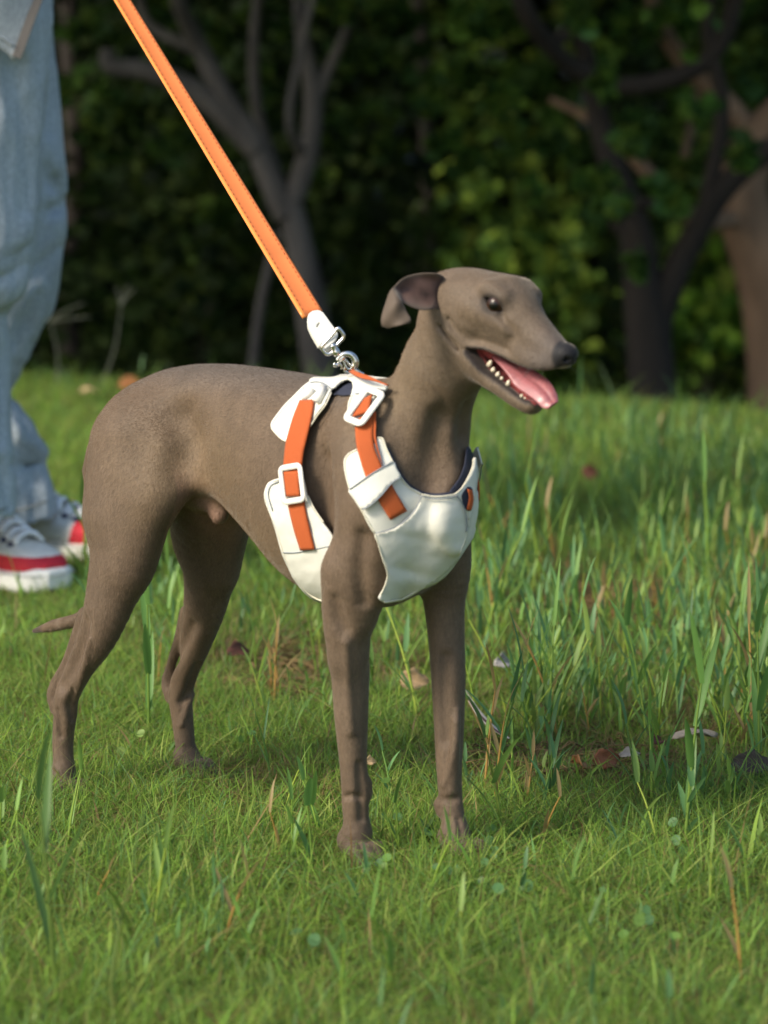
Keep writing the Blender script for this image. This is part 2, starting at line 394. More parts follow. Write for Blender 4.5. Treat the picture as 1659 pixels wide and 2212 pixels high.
# ---- paws: four toes each, closed together
def paw(base, fwd, s=1.0, rear=False):
    base = np.array(base, float); base[2] = 0
    d = np.array([math.cos(fwd), math.sin(fwd), 0]); n = np.array([-d[1], d[0], 0]); up = np.array([0, 0, 1.0])
    dog.cone(base + up * .020 - d * .008, base + up * .013 + d * .008, .0120 * s, .0095 * s, k=0.008)
    for i, o in enumerate((-1.5, -.5, .5, 1.5)):
        ln = (.020, .027, .027, .020)[i] * s; sp = o * .0082 * s
        a = base + n * sp * 0.8 + d * .006 + up * .016; m = base + n * sp + d * ln * .75 + up * .0165 * s; e = base + n * sp * 1.05 + d * (ln + .005) + up * .0065 * s
        dog.chain([a, m, e], [.0062 * s, .0060 * s, .0054 * s], k=0.0012, n=3)
        nails.append((e + d * .003 + up * .001, e + d * .0105 - up * .0035, s))
    dog.cone(base - d * .006 + up * .008, base + d * .004 + up * .006, .009 * s, .008 * s, k=0.004)
nails = []
pw = [(nf(770, 1840, -.033), R(-8), 1.0), (ff(988, 1838, .033), R(-2), 1.0), (nh(140, 1715, -.073), R(-6), .95), (fh(412, 1672, .072), R(0), .95)]
pl = [(nf(772, 1800, -.033), .0122), (ff(984, 1800, .033), .0115), (nh(138, 1665, -.072), .0096), (fh(405, 1640, .071), .0100)]
for (b, a, s), (q, r0) in zip(pw, pl):
    bb = np.array(b); bb[2] = .020; dog.cone(q, bb - np.array([.004, 0, 0]), r0, .0115 * s, k=0.008); paw(b, a, s)
# carpal pads and dewclaw bumps, tendons and veins
dog.cone(nf(790, 1692, -.028), nf(793, 1712, -.027), .0045, .0042, k=0.008)
dog.cone(ff(950, 1738, .030), ff(952, 1752, .030), .0055, .0045, k=0.007)
dog.chain([ff(985, 1560, .034), ff(984, 1640, .033), ff(970, 1715, .030)], [.0022, .0024, .0022], k=0.008)
dog.chain([nf(786, 1440, -.030), nf(782, 1560, -.030), nf(780, 1660, -.028)], [.0030, .0026, .0022], k=0.008)
# creases, tendons and veins drawn on the surface
def gr(px, r, k=.008, sub=True, off=0.0): crease(dog, px, r, k, W2L, (2.15, 2.85), sub, off)
gr([(186, 1345), (178, 1385), (158, 1435), (133, 1482)], [.0020, .0036, .0042, .0028], .012)
gr([(124, 1536), (127, 1560), (131, 1590)], [.0016, .0024, .0014], .006); gr([(160, 1492), (152, 1520), (158, 1552)], [.0014, .0020, .0014], .006)
gr([(196, 1380), (182, 1440), (168, 1490)], [.0012, .0016, .0012], .005, False)
gr([(417, 1350), (392, 1392), (371, 1444), (364, 1468)], [.0020, .0036, .0042, .0024], .012)
gr([(428, 1435), (409, 1490), (394, 1515)], [.0020, .0030, .0020], .008); gr([(418, 1500), (404, 1530), (392, 1565)], [.0014, .0018, .0012], .005, False)
gr([(783, 1160), (778, 1216), (781, 1258), (788, 1300)], [.0022, .0034, .0032, .0018], .012)
gr([(724, 1300), (731, 1335), (742, 1358)], [.0022, .0036, .0020], .012); gr([(748, 1390), (752, 1480), (758, 1580)], [.0006, .0010, .0006], .008, False)
gr([(776, 1650), (779, 1700), (781, 1768)], [.0012, .0022, .0016], .006); gr([(744, 1722), (760, 1718), (776, 1722)], [.0012, .0016, .0012], .005)
gr([(987, 1535), (981, 1616), (971, 1662), (957, 1697)], [.0014, .0018, .0018, .0012], .005, False)
gr([(962, 1726), (974, 1728), (986, 1724)], [.0014, .0022, .0014], .006); gr([(962, 1420), (958, 1500), (962, 1600)], [.0014, .0020, .0014], .010)
gr([(968, 1765), (972, 1795), (980, 1825)], [.0010, .0016, .0014], .004); gr([(990, 1770), (996, 1800), (1000, 1825)], [.0010, .0016, .0014], .004)
gr([(392, 905), (408, 950), (398, 1005)], [.006, .009, .006], .035)
gr([(700, 1000), (690, 1090), (700, 1180)], [.004, .006, .004], .025)
gr([(905, 700), (925, 790), (965, 880)], [.003, .0045, .003], .02); gr([(985, 790), (1004, 860), (1006, 940)], [.003, .0045, .004], .02)
gr([(930, 1040), (938, 970), (950, 900)], [.003, .0045, .002], .022)
# ---- tail
tail = spline([(-.385, 0, .352), (-.412, .004, .31), (-.405, .012, .25), dl(235, 1290, -.005), dl(172, 1336, -.02), dl(120, 1350, -.025), dl(74, 1363, -.025)], 14)
dog.chain(tail, np.interp(np.linspace(0, 1, 14), [0, .2, .6, .85, 1], [.014, .0095, .0066, .0058, .0022]), k=0.004, n=1)
# ---- belly details
dog.chain([dl(425, 1062, -.004), dl(462, 1085, -.006), dl(474, 1112, -.008)], [.014, .011, .0085], k=0.012)
# ---- head
hx = [-.090, -.078, -.055, -.030, -.008, .012, .030, .050, .064, .073]
ht = [-.015, -.006, .0030, .0138, .0210, .0150, .0050, -.0005, -.0040, -.0090]
hb = [-.032, -.041, -.047, -.048, -.045, -.041, -.0385, -.0355, -.029, -.020]
hwd = [.012, .023, .0290, .0305, .0280, .0225, .0175, .0145, .0120, .0090]
dog.loft(hx, ht, hb, hwd, frame=(HO, HR), k=0.018, pw=2.2)
dog.cone(dl(985, 715, 0), H(-.048, 0, -.026), .031, .025, k=0.018, sc=(1, .9))
both(lambda s: dog.ell(H(-.040, s * .022, -.024), (.026, .0105, .020), HR, k=0.014))          # cheeks
both(lambda s: dog.cone(H(-.012, s * .0215, .0085), H(.004, s * .0190, .0085), .0050, .0042, k=0.012))       # brow ridge
both(lambda s: dog.cone(H(-.020, s * .0260, -.0125), H(.016, s * .0185, -.0125), .0060, .0050, k=0.010))     # cheekbone under the eye
both(lambda s: dog.chain([H(.035, s * .0110, -.031), H(.055, s * .0090, -.029), H(.068, s * .0060, -.024)], [.0070, .0068, .0058], k=0.008))           # flews
dog.ell(H(.0722, 0, -.0125), (.0102, .0108, .0100), HR, k=0.004)                                      # nose
both(lambda s: dog.chain([H(.060, s * .0085, -.031), H(.036, s * .0125, -.0368), H(.015, s * .0165, -.0385), H(-.006, s * .020, -.044)], [.0042, .0044, .0046, .0050], k=0.005))  # upper lip edge
# lower jaw: two rami meeting at the chin
for s in (-1, 1):
    dog.chain([H(-.030, s * .020, -.046), H(-.010, s * .0175, -.0560), H(.008, s * .0140, -.0650), H(.026, s * .0105, -.0672), H(.042, s * .0075, -.0690), H(.055, s * .0035, -.0680)],
              [.014, .0110, .0078, .0066, .0058, .0052], k=0.008)
dog.chain([H(-.03, 0, -.045), H(-.005, 0, -.060), H(.020, 0, -.0675), H(.050, 0, -.0695)], [.020, .012, .0068, .0050], k=0.012)
dog.cone(dl(970, 800, 0), H(-.012, 0, -.058), .026, .012, k=0.025)                                    # throat
# cheek folds behind the corner of the mouth
for s in (-1, 1):
    dog.chain([H(-.034, s * .0335, -.030), H(-.020, s * .0325, -.037), H(.004, s * .0270, -.034), H(.022, s * .0215, -.030)], [.0008, .0015, .0016, .0010], k=0.006, sub=True)
    dog.chain([H(-.040, s * .0330, -.040), H(-.024, s * .0310, -.047), H(-.016, s * .0265, -.052)], [.0009, .0013, .0011], k=0.006, sub=True)
    dog.chain([H(.012, s * .0240, -.006), H(.028, s * .0200, -.014), H(.026, s * .0205, -.022)], [.0012, .0018, .0012], k=0.006, sub=True)
# trough for the tongue in the lower jaw, then the mouth opening
dog.chain([H(-.012, 0, -.050), H(.010, 0, -.0575), H(.030, 0, -.0610), H(.048, 0, -.0630)], [.0085, .0085, .0070, .0040], k=0.003, sub=True)
mu = np.array([-.012, -.010, .003, .020, .036, .051, .065, .090]), np.array([-.0465, -.0450, -.0400, -.0380, -.0376, -.0356, -.0300, -.0150])
ml = np.array([-.012, -.0086, .0073, .0246, .0366, .0503, .0600, .090]), np.array([-.0470, -.0500, -.0580, -.0605, -.0620, -.0640, -.0630, -.063])
def wedge(P):
    q = (P - HO) @ HR.T; u = q[..., 0]; b_ = -.0035 * np.clip(np.abs(q[..., 1]) / .016, 0, 1.2) + .002
    return np.maximum(np.maximum(q[..., 2] - np.interp(u, *mu) - b_ * .6, np.interp(u, *ml) - q[..., 2]), -(u + .012)) * .9
dog.custom(wedge, H(.03, 0, -.05) - .075, H(.03, 0, -.05) + .075, k=0.003, sub=True)
# cheek skin closing the sides at the back of the mouth, palate ridge
dog.cone(H(-.014, 0, -.047), H(-.004, 0, -.050), .012, .007, k=0.004)
# eyes
EYE = [H(.000, s * .0196, .000) for s in (-1, 1)]
for s, e in zip((-1, 1), EYE):
    def op(P, e=e, s=s):
        q = (P - e) @ HR.T; u = q[..., 0]; w_ = q[..., 2] + .18 * u
        al = np.abs(w_ - .0003) - .0037 * np.clip(1 - (u / .0090) ** 2, -1, 1)
        return np.maximum(np.maximum(al * .8, np.abs(u) - .0088), -s * q[..., 1] - .0 + (-.001))
    dog.custom(op, e - .013, e + .013, k=0.0015, sub=True)
    dog.cone(e + HR.T @ np.array([.010, s * .003, -.002]), e + HR.T @ np.array([.0135, s * .002, -.0055]), .0016, .0012, k=0.003, sub=True)
both(lambda s: dog.cone(H(.0745, s * .0065, -.0135), H(.0835, s * .0048, -.0125), .0017, .0024, k=0.0015, sub=True))   # nostrils
dog.cone(H(.082, 0, -.014), H(.080, 0, -.024), .0008, .0008, k=0.001, sub=True)
RES = 0.0017
DV, DFc = dog.surface((-.50, -.115, -.003), (.25, .115, .555), RES)
# coat colour: patches (nose leather, lips, mouth, inner thigh, tail ring) plus light painted on back and flank
def coat_colors(V):
    n = len(V); base = np.tile(np.array([.108, .076, .051]), (n, 1))
    q = (V - HO) @ HR.T
    def blend(mask, col):
        nonlocal base
        mask = np.clip(mask, 0, 1)[:, None]; base = base * (1 - mask) + np.array(col) * mask
    sst = lambda x, a, b: np.clip((x - a) / (b - a), 0, 1) ** 2 * (3 - 2 * np.clip((x - a) / (b - a), 0, 1))
    gz = lambda f, z, sf, sz: np.exp(-((V[:, 0] - f) / sf) ** 2 - ((V[:, 2] - z) / sz) ** 2)
    blend(gz(-.20, .335, .07, .050) * .75, (.150, .106, .060)); blend(gz(-.10, .27, .06, .05) * .55, (.145, .103, .060)); blend(gz(.045, .44, .05, .06) * .6, (.130, .098, .060))  # warm bounced light on flank and belly painted into the coat; neck warmer
    blend(sst(V[:, 2], .40, .432) * (V[:, 0] < .0) * .75, (.088, .076, .068)); blend(gz(-.33, .25, .05, .10) * .35, (.082, .060, .042)); blend(gz(.02, .15, .05, .06) * .35, (.125, .095, .068))  # cool sky light along the back painted into the coat; thigh darker, foreleg paler
    hd = sst(q[:, 0], -.10, -.03) * (np.abs(q[:, 2]) < .09)
    blend(hd * .5, (.118, .092, .066))
    blend(sst(q[:, 0], .022, .070) * (q[:, 2] > -.052) * .80, (.062, .052, .048))
    dn = np.linalg.norm((q - np.array([.074, 0, -.0125])) / np.array([1, 1, 1.1]), axis=1)
    blend(1 - sst(dn, .0118, .0150), (.012, .012, .014))
    for s in (-1, 1):
        e = np.array([0, s * .0255, 0]); d = (q - e); r = np.sqrt((d[:, 0] / 1.35) ** 2 + (d[:, 1] * .6) ** 2 + d[:, 2] ** 2)
        blend((1 - sst(r, .0066, .0105)) * .95, (.014, .011, .010))
        blend((1 - sst(r, .0085, .018)) * .35, (.06, .048, .04))
    # mouth lining
    wd = wedge(V); m = (wd < .0016) & (q[:, 0] > -.011) & (q[:, 0] < .066) & (q[:, 2] > -.09)
    tr_ = (np.abs(q[:, 1]) < np.interp(q[:, 0], [-.01, .03, .055], [.013, .008, .003])) & (q[:, 2] > -.0725) & (q[:, 2] < -.04) & (q[:, 0] > -.014) & (q[:, 0] < .056)
    inner = np.abs(q[:, 1]) < np.interp(q[:, 0], [-.01, .02, .055], [.0150, .0100, .006])
    blend((m & inner | tr_ & (q[:, 2] > -.0685)) * 1.0, (.26, .05, .05)); blend((m & ~inner) * .92, (.022, .018, .018))
    rim = (np.abs(wd) < .0028) & (q[:, 0] > -.012) & (q[:, 0] < .066) & ~m
    blend(rim * .6, (.03, .026, .025))
    # tail ring and dark tip
    tt = np.linalg.norm(V - dl(132, 1348, -.025), axis=1); blend((1 - sst(tt, .003, .007)) * .5, (.30, .24, .19))
    blend(sst(np.linalg.norm(V - dl(74, 1363, -.025), axis=1) * -1, -.022, -.012) * .8, (.035, .026, .022))
    # thin-haired inner thighs and belly are pinkish
    pin = np.exp(-(((V[:, 0] + .235) / .05) ** 2 + ((V[:, 2] - .285) / .035) ** 2)) * (np.abs(V[:, 1]) < .05)
    blend(pin * .6, (.24, .13, .10))
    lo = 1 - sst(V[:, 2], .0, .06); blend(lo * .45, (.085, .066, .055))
    return base
M_coat = M('dog_coat', rough=.62, attr=True, noise=(48, .80, 1.16, (1, 1, .6)), bump=(900, .55, .0008, (1, 1, .45)), sheen=.32, spec=.22)
t = M_coat.node_tree; N = t.nodes; L = t.links; p = N['Principled BSDF']; src = p.inputs['Base Color'].links[0].from_socket
tc = N.new('ShaderNodeTexCoord'); mp = N.new('ShaderNodeMapping'); mp.inputs['Rotation'].default_value = (0, .5, 0); mp.inputs['Scale'].default_value = (420, 420, 170); L.new(tc.outputs['Object'], mp.inputs[0])
nz = N.new('ShaderNodeTexNoise'); nz.inputs['Scale'].default_value = 1; nz.inputs['Detail'].default_value = 3; L.new(mp.outputs[0], nz.inputs['Vector'])
mr = N.new('ShaderNodeMapRange'); mr.inputs['From Min'].default_value = .3; mr.inputs['From Max'].default_value = .7; mr.inputs['To Min'].default_value = .86; mr.inputs['To Max'].default_value = 1.14; L.new(nz.outputs[0], mr.inputs[0])
mx = N.new('ShaderNodeMix'); mx.data_type = 'RGBA'; mx.blend_type = 'MULTIPLY'; mx.inputs[0].default_value = 1; L.new(src, mx.inputs['A']); L.new(mr.outputs[0], mx.inputs['B']); L.new(mx.outputs['Result'], p.inputs['Base Color'])
dogE = empty('dog', DO, -TH, 'slender taupe grey dog in a white harness standing on the grass with its mouth open', 'dog')
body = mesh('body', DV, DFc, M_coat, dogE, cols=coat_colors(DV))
# eyes
M_eye = M('eye', rough=.28, attr=True, spec=.4)
for s, e in zip((-1, 1), EYE):
    bm = bmesh.new(); bmesh.ops.create_uvsphere(bm, u_segments=32, v_segments=20, radius=.0088)
    V = np.array([v.co[:] for v in bm.verts]); Fq = [[v.index for v in f.verts] for f in bm.faces]; bm.free()
    look = HR.T @ np.array([.45, s * .85, .02]); look /= np.linalg.norm(look)
    c = (V / .0088) @ look; cols = np.where(c[:, None] > .90, (.002, .002, .002), np.where(c[:, None] > .66, (.032, .012, .005), (.008, .006, .005)))
    V = V * (1 + .04 * np.clip((c - .7) / .3, 0, 1))[:, None]
    mesh('eye', V + e, Fq, M_eye, dogE, cols=cols)
M_nail = M('nail', (.02, .017, .015), .4)
M_nose = None
for a, b, s in nails: mesh('claw', *tube_data([a, (a + b) / 2 + np.array([0, 0, .001]), b], [.0024 * s, .0019 * s, .0006], 6), M_nail, dogE)
# tongue
M_tongue = M('tongue', (.29, .100, .110), .45, subs=.3, noise=(300, .85, 1.1), coat=.12)
rows = [((1060, 772, -.006), (1075, 770, .008)), ((1080, 790, -.010), (1112, 782, .010)), ((1098, 812, -.011), (1140, 795, .010)), ((1112, 834, -.011), (1163, 808, .009)),
        ((1138, 853, -.011), (1184, 822, .006)), ((1160, 870, -.011), (1198, 843, .003)), ((1172, 882, -.010), (1204, 860, .002)), ((1186, 884, -.008), (1203, 872, -.001))]
A = spline([hl(*a) for a, b in rows], 26); B = spline([hl(*b) for a, b in rows], 26)
TV = []
nT = 11
for i in range(26):
    for j in range(nT):
        t = j / (nT - 1); g = -math.exp(-((t - .55) / .13) ** 2) * .0022 * (1 - abs(i / 25 - .55)) ; dome = math.sin(t * math.pi) * .0032
        TV.append(A[i] * (1 - t) + B[i] * t + (dome + g) * (hw * .85 - hv * .3 + hu * .35 * (i / 25)))
TF = [(i * nT + j, i * nT + j + 1, (i + 1) * nT + j + 1, (i + 1) * nT + j) for i in range(25) for j in range(nT - 1)]
to = mesh('tongue', TV, TF, M_tongue, dogE)
md = to.modifiers.new('s', 'SOLIDIFY'); md.thickness = .0032; md.offset = 0
md = to.modifiers.new('u', 'SUBSURF'); md.levels = md.render_levels = 2
# teeth
M_tooth = M('tooth', (.56, .50, .38), .3)
def tooth(x, y, v, h, r, lean=0):
    h *= random.uniform(.72, .98); r *= random.uniform(.78, .92); lean += random.uniform(-.15, .2)
    a = hl(x, y, v) - hw * .002; t = hw * math.cos(lean) + hu * math.sin(lean)
    mesh('tooth', *tube_data([a, a + t * h * .38, a + t * h * .7, a + t * h * .86], [r, r * .95, r * .6, r * .12], 8), M_tooth, dogE)
for x, y, v, h, r, le in [(1057, 786, -.0115, .0090, .0028, .1), (1066, 797, -.0112, .0058, .0026, .1), (1076, 808, -.0108, .0068, .0025, .1), (1085, 815, -.0104, .0040, .0021, 0),
                          (1098, 828, -.0098, .0075, .0022, .1), (1133, 858, -.0065, .0045, .0013, .3), (1140, 863, -.0045, .0040, .0012, .3), (1127, 853, -.0085, .0050, .0015, .2),
                          (1090, 800, .0130, .0060, .0025, .1), (1115, 824, .0100, .0070, .0022, .1)]:
    tooth(x, y, v, h, r, le)
# ears: cupped inner shell, then the tip folded down over it
M_ear = M('ear', rough=.65, attr=True, noise=(70, .8, 1.2), sheen=.4, spec=.2)
Yb = L2W(H(-.045, -.028, .01))[1]
def ear_pts(side):
    sp = lambda x, y, dy: W2L(at(x, y, Yb + dy))
    top = spline([sp(958, 596, .016), sp(942, 590, .004), sp(905, 590, .002), sp(872, 599, -.002), sp(850, 620, -.008)], 12)
    bot = spline([sp(952, 668, .012), sp(930, 670, -.008), sp(908, 670, -.014), sp(884, 661, -.016), sp(864, 650, -.016)], 12)
    V = []; nC = 9
    for i in range(12):
        for j in range(nC):
            t = j / (nC - 1); sag = math.sin(t * math.pi) * (.018 - .008 * i / 11) + .0030 * math.sin(t * 8 + i * .25) * math.sin(i * .33) ** 2
            V.append(top[i] * (1 - t) + bot[i] * t + DL * 0 + W2L(DO + np.array([0.25, .97, 0]) * sag) )
    lf = spline([sp(850, 620, -.008), sp(843, 628, -.013), sp(833, 655, -.016), sp(824, 684, -.018), sp(824, 703, -.020), sp(838, 709, -.021)], 12)[1:]
    rt_ = spline([sp(864, 650, -.016), sp(866, 650, -.020), sp(872, 658, -.023), sp(879, 674, -.024), sp(888, 688, -.024), sp(886, 697, -.023)], 12)[1:]
    for i in range(11):
        for j in range(nC):
            t = j / (nC - 1); bul = math.sin(t * math.pi) * -.0045 + .0015 * math.sin(i * .8 + t * 4)
            V.append(lf[i] * (1 - t) + rt_[i] * t + W2L(DO + np.array([0, 1.0, 0]) * bul))
    V = np.array(V)
    if side > 0:
        q = (V - HO) @ HR.T; q[:, 1] *= -1; q[:, 2] -= .007; V = HO + q @ HR
    n = len(V) // nC
    Fs = [(i * nC + j, i * nC + j + 1, (i + 1) * nC + j + 1, (i + 1) * nC + j) for i in range(n - 1) for j in range(nC - 1)]
    cols = np.array([(.092, .070, .053)] * len(V))
    for i in range(12):
        for j in range(1, nC - 1): cols[i * nC + j] = np.array((.075, .044, .036)) * (1.15 - .8 * math.exp(-((i - 5) / 2.2) ** 2 - ((j - 5) / 1.6) ** 2) + .35 * math.sin(i * 2.1 + j * 1.3) * .4)  # shade of the ear hollow painted into the inner colour
    return V, Fs, cols
for s in (-1, 1):
    V, Fs, cols = ear_pts(s); eo = mesh('ear', V, Fs, M_ear, dogE, cols=cols)
    md = eo.modifiers.new('s', 'SOLIDIFY'); md.thickness = .0019; md.offset = 0
    md = eo.modifiers.new('u', 'SUBSURF'); md.levels = md.render_levels = 2

# short coat: fine hairs lying back along the body
def fur(n, V, F, cols):
    T = np.vstack([F[:, [0, 1, 2]], F[:, [0, 2, 3]]]); a, b, c = V[T[:, 0]], V[T[:, 1]], V[T[:, 2]]; cr = np.cross(b - a, c - a); ar = np.linalg.norm(cr, axis=1); nn = cr / (ar[:, None] + 1e-15)
    k = np.searchsorted(np.cumsum(ar) / ar.sum(), rng.random(n)); u, v = rng.random(n), rng.random(n); fl = u + v > 1; u[fl], v[fl] = 1 - u[fl], 1 - v[fl]
    P = a[k] + u[:, None] * (b - a)[k] + v[:, None] * (c - a)[k]; N_ = nn[k]; co = cols[T[k, 0]]
    q = (P - HO) @ HR.T; head = q[:, 0] > -.08
    ok = (co.min(1) > .04) & (co.max(1) < .20) & (np.linalg.norm((q - np.array([.072, 0, -.0125])), axis=1) > .020)
    fl = np.array([-.55, 0, -.8]) * np.ones((n, 1)); fl[P[:, 2] > .36] = (-.9, 0, -.4); leg = P[:, 2] < .20; fl[leg] = (-.1, 0, -1); fl[head & (P[:, 2] > .43)] = -hu + hw * -.2
    fl = fl + rng.normal(0, .28, (n, 3)); fl -= N_ * (fl * N_).sum(1)[:, None]; fl /= np.linalg.norm(fl, axis=1)[:, None] + 1e-9
    L_ = rng.uniform(.0024, .0046, n)[:, None] * np.where(head[:, None], .75, 1); d = fl * .93 + N_ * rng.uniform(.12, .38, n)[:, None]; s = np.cross(d, N_); s /= np.linalg.norm(s, axis=1)[:, None] + 1e-9
    W = .00016; R0 = P - N_ * .0002; Vt = np.stack([R0 - s * W, R0 + s * W, R0 + d * L_ * .6 + s * W * .7, R0 + d * L_], 1)[ok]; m = len(Vt)
    b_ = (np.arange(m) * 4)[:, None]; cc = np.repeat(co[ok] * rng.uniform(.75, 1.45, (m, 1)) * np.array([1.05, 1, .95]), 4, 0)
    return mesh('fur', Vt.reshape(-1, 3), b_ + np.array([[0, 1, 2, 3]]), M('fur', rough=.6, attr=True, spec=.25), dogE, smooth=False, cols=cc)
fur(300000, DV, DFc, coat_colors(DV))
# whiskers
wk = []
for s in (-1, 1):
    for i in range(9):
        p = H(random.uniform(.040, .064), s * random.uniform(.009, .013), random.uniform(-.033, -.022)); d = hv * s * 1.0 + hu * random.uniform(.1, .6) + hw * random.uniform(-.8, .0)
        wk.append(tube_data([p, p + d * .010, p + d * .020 - hw * .003], [.00016, .00012, .00004], 3, cap=False))
mesh('whiskers', *merge(wk), M('whisker', (.10, .09, .08), .5), dogE)
# ============================================================ THE HARNESS
def project(fields, px, off): return cast(fields, px, off, W2L, 2.15, 2.85)
def inpoly(P, poly):
    x, y = P[:, 0], P[:, 1]; r = np.zeros(len(P), bool); j = len(poly) - 1
    for i in range(len(poly)):
        xi, yi = poly[i]; xj, yj = poly[j]
        r ^= ((yi > y) != (yj > y)) & (x < (xj - xi) * (y - yi) / (yj - yi + 1e-12) + xi); j = i
    return r
def closed(pts, step=5, smooth=True):
    pts = [np.array(p, float) for p in pts]; out = []
    n = len(pts)
    for i in range(n):
        a, b, c, d = pts[i - 1], pts[i], pts[(i + 1) % n], pts[(i + 2) % n]
        m = max(1, int(np.linalg.norm(c - b) / step))
        for k in range(m):
            u = k / m; tn = .35 if smooth else 0
            m1 = (c - a) * tn; m2 = (d - b) * tn
            out.append((2 * u**3 - 3 * u**2 + 1) * b + (u**3 - 2 * u**2 + u) * m1 + (-2 * u**3 + 3 * u**2) * c + (u**3 - u**2) * m2)
    return np.array(out)
def patch(poly, field, off, step=6, holes=(), wr=0.0, seed=0, bulge=None):
    edge = closed(poly, step); hs = [closed(h, step) for h in holes]
    lo, hi = edge.min(0), edge.max(0)
    gx, gy = np.meshgrid(np.arange(lo[0], hi[0], step), np.arange(lo[1], hi[1], step)); gx = gx + (np.arange(gx.shape[0]) % 2)[:, None] * step / 2
    g = np.stack([gx.ravel(), gy.ravel()], 1)
    ok = inpoly(g, edge)
    for h in hs: ok &= ~inpoly(g, h)
    g = g[ok]
    allb = np.vstack([edge] + hs); dm = np.min(np.linalg.norm(g[:, None] - allb[None], axis=2), 1); g = g[dm > step * .45]
    pts = [Vector(p) for p in np.vstack([allb, g])]; ed = []; b = 0
    for e in [edge] + hs: ed += [(b + i, b + (i + 1) % len(e)) for i in range(len(e))]; b += len(e)
    r = delaunay_2d_cdt(pts, ed, [], 0, 1e-6)
    V2 = np.array([v[:] for v in r[0]]); F = np.array([f for f in r[2]])
    c = V2[F].mean(1); ok = inpoly(c, edge)
    for h in hs: ok &= ~inpoly(c, h)
    F = F[ok]
    o = np.full(len(V2), off)
    if wr:
        o = o + np.array([mnoise.fractal((x * .018 + seed, y * .018, seed), 1, 2, 3) for x, y in V2]) * wr
    if bulge is not None: o = o + bulge(V2)
    V = project(field, V2, o)
    a, b_, c_ = V[F[:, 0]], V[F[:, 1]], V[F[:, 2]]
    nn = np.cross(b_ - a, c_ - a).sum(0); view = (W2L(CC) - V.mean(0))
    if nn @ view < 0: F = F[:, ::-1]
    return V, F
def px2(cx, cy): return (540 + cx * .3255, 783 + cy * .3255)           # detail crop -> photo pixels
def C2(s): return [px2(*map(float, p.split(','))) for p in s.split()]
torsoF = Field(); torsoF.ops = list(torso.ops)
allF = Field(); allF.ops = list(dog.ops)
M_white = M('white_leather', (.60, .60, .54), .55, noise=(40, .93, 1.04), bump=(140, .25, .0012), spec=.4)
M_pipe = M('grey_piping', (.20, .225, .25), .6)
M_cream = M('cream_edge', (.62, .59, .47), .6)
M_lining = M('navy_lining', (.012, .016, .035), .8)
M_plastic = M('white_plastic', (.66, .65, .60), .28, bump=(300, .05, .0005))
def webbing(name, col):
    m = M(name, col, .75, sheen=.15, spec=.2); t = m.node_tree; N = t.nodes; L = t.links; p = N['Principled BSDF']
    uv = N.new('ShaderNodeUVMap'); sp = N.new('ShaderNodeSeparateXYZ'); L.new(uv.outputs[0], sp.inputs[0])
    s1 = N.new('ShaderNodeMath'); s1.operation = 'MULTIPLY'; s1.inputs[1].default_value = 2 * math.pi / .0011; L.new(sp.outputs[1], s1.inputs[0])
    s2 = N.new('ShaderNodeMath'); s2.operation = 'SINE'; L.new(s1.outputs[0], s2.inputs[0])
    x1 = N.new('ShaderNodeMath'); x1.operation = 'MULTIPLY'; x1.inputs[1].default_value = 2 * math.pi / .0019; L.new(sp.outputs[0], x1.inputs[0])
    x2 = N.new('ShaderNodeMath'); x2.operation = 'SINE'; L.new(x1.outputs[0], x2.inputs[0])
    ad = N.new('ShaderNodeMath'); ad.operation = 'MULTIPLY_ADD'; ad.inputs[1].default_value = .5; L.new(x2.outputs[0], ad.inputs[0]); L.new(s2.outputs[0], ad.inputs[2])
    bp = N.new('ShaderNodeBump'); bp.inputs['Strength'].default_value = .35; bp.inputs['Distance'].default_value = .0004
    L.new(ad.outputs[0], bp.inputs['Height']); L.new(bp.outputs[0], p.inputs['Normal'])
    mr = N.new('ShaderNodeMapRange'); mr.inputs['From Min'].default_value = -1.5; mr.inputs['From Max'].default_value = 1.5; mr.inputs['To Min'].default_value = .90; mr.inputs['To Max'].default_value = 1.07
    L.new(ad.outputs[0], mr.inputs[0]); mx = N.new('ShaderNodeMix'); mx.data_type = 'RGBA'; mx.blend_type = 'MULTIPLY'; mx.inputs[0].default_value = 1
    mx.inputs['A'].default_value = (*col, 1); L.new(mr.outputs[0], mx.inputs['B']); L.new(mx.outputs['Result'], p.inputs['Base Color'])
    return m
M_web = webbing('orange_webbing', (.40, .088, .024))
har = empty('dog_harness', DO, -TH, 'white padded harness with orange webbing and white buckles worn by the dog', 'harness')
MIR = np.array([1, -1, 1.0])
def mirror_pts(V, shrink=0.0):
    """mirror to the far side, then settle on the body there at the same height above it"""
    V = np.asarray(V, float); o = np.clip(allF.ev(V), -.002, .02) - shrink; Q = V * MIR; Q[:, 0] -= .016 * np.clip((V[:, 0] + .01) / .05, 0, 1)
    for _ in range(8):
        g = allF.grad(Q); v = allF.ev(Q) - o
        Q = Q - np.clip(v, -.006, .006)[:, None] * g / np.maximum((g * g).sum(1), .2)[:, None] * .8
    return Q
def mirror_add(V, F, keep=None, shrink=0.0):
    """adds the far-side twin of a near-side piece"""
    V = np.asarray(V); F = [tuple(f) for f in F]
    return np.vstack([V, mirror_pts(V, shrink)]), F + [tuple(i + len(V) for i in f[::-1]) for f in F]
def twins(name, V, F, mat, th):
    sol(mesh(name, V, F, mat, har), th); sol(mesh(name, mirror_pts(V), [tuple(f)[::-1] for f in F], mat, har), th)
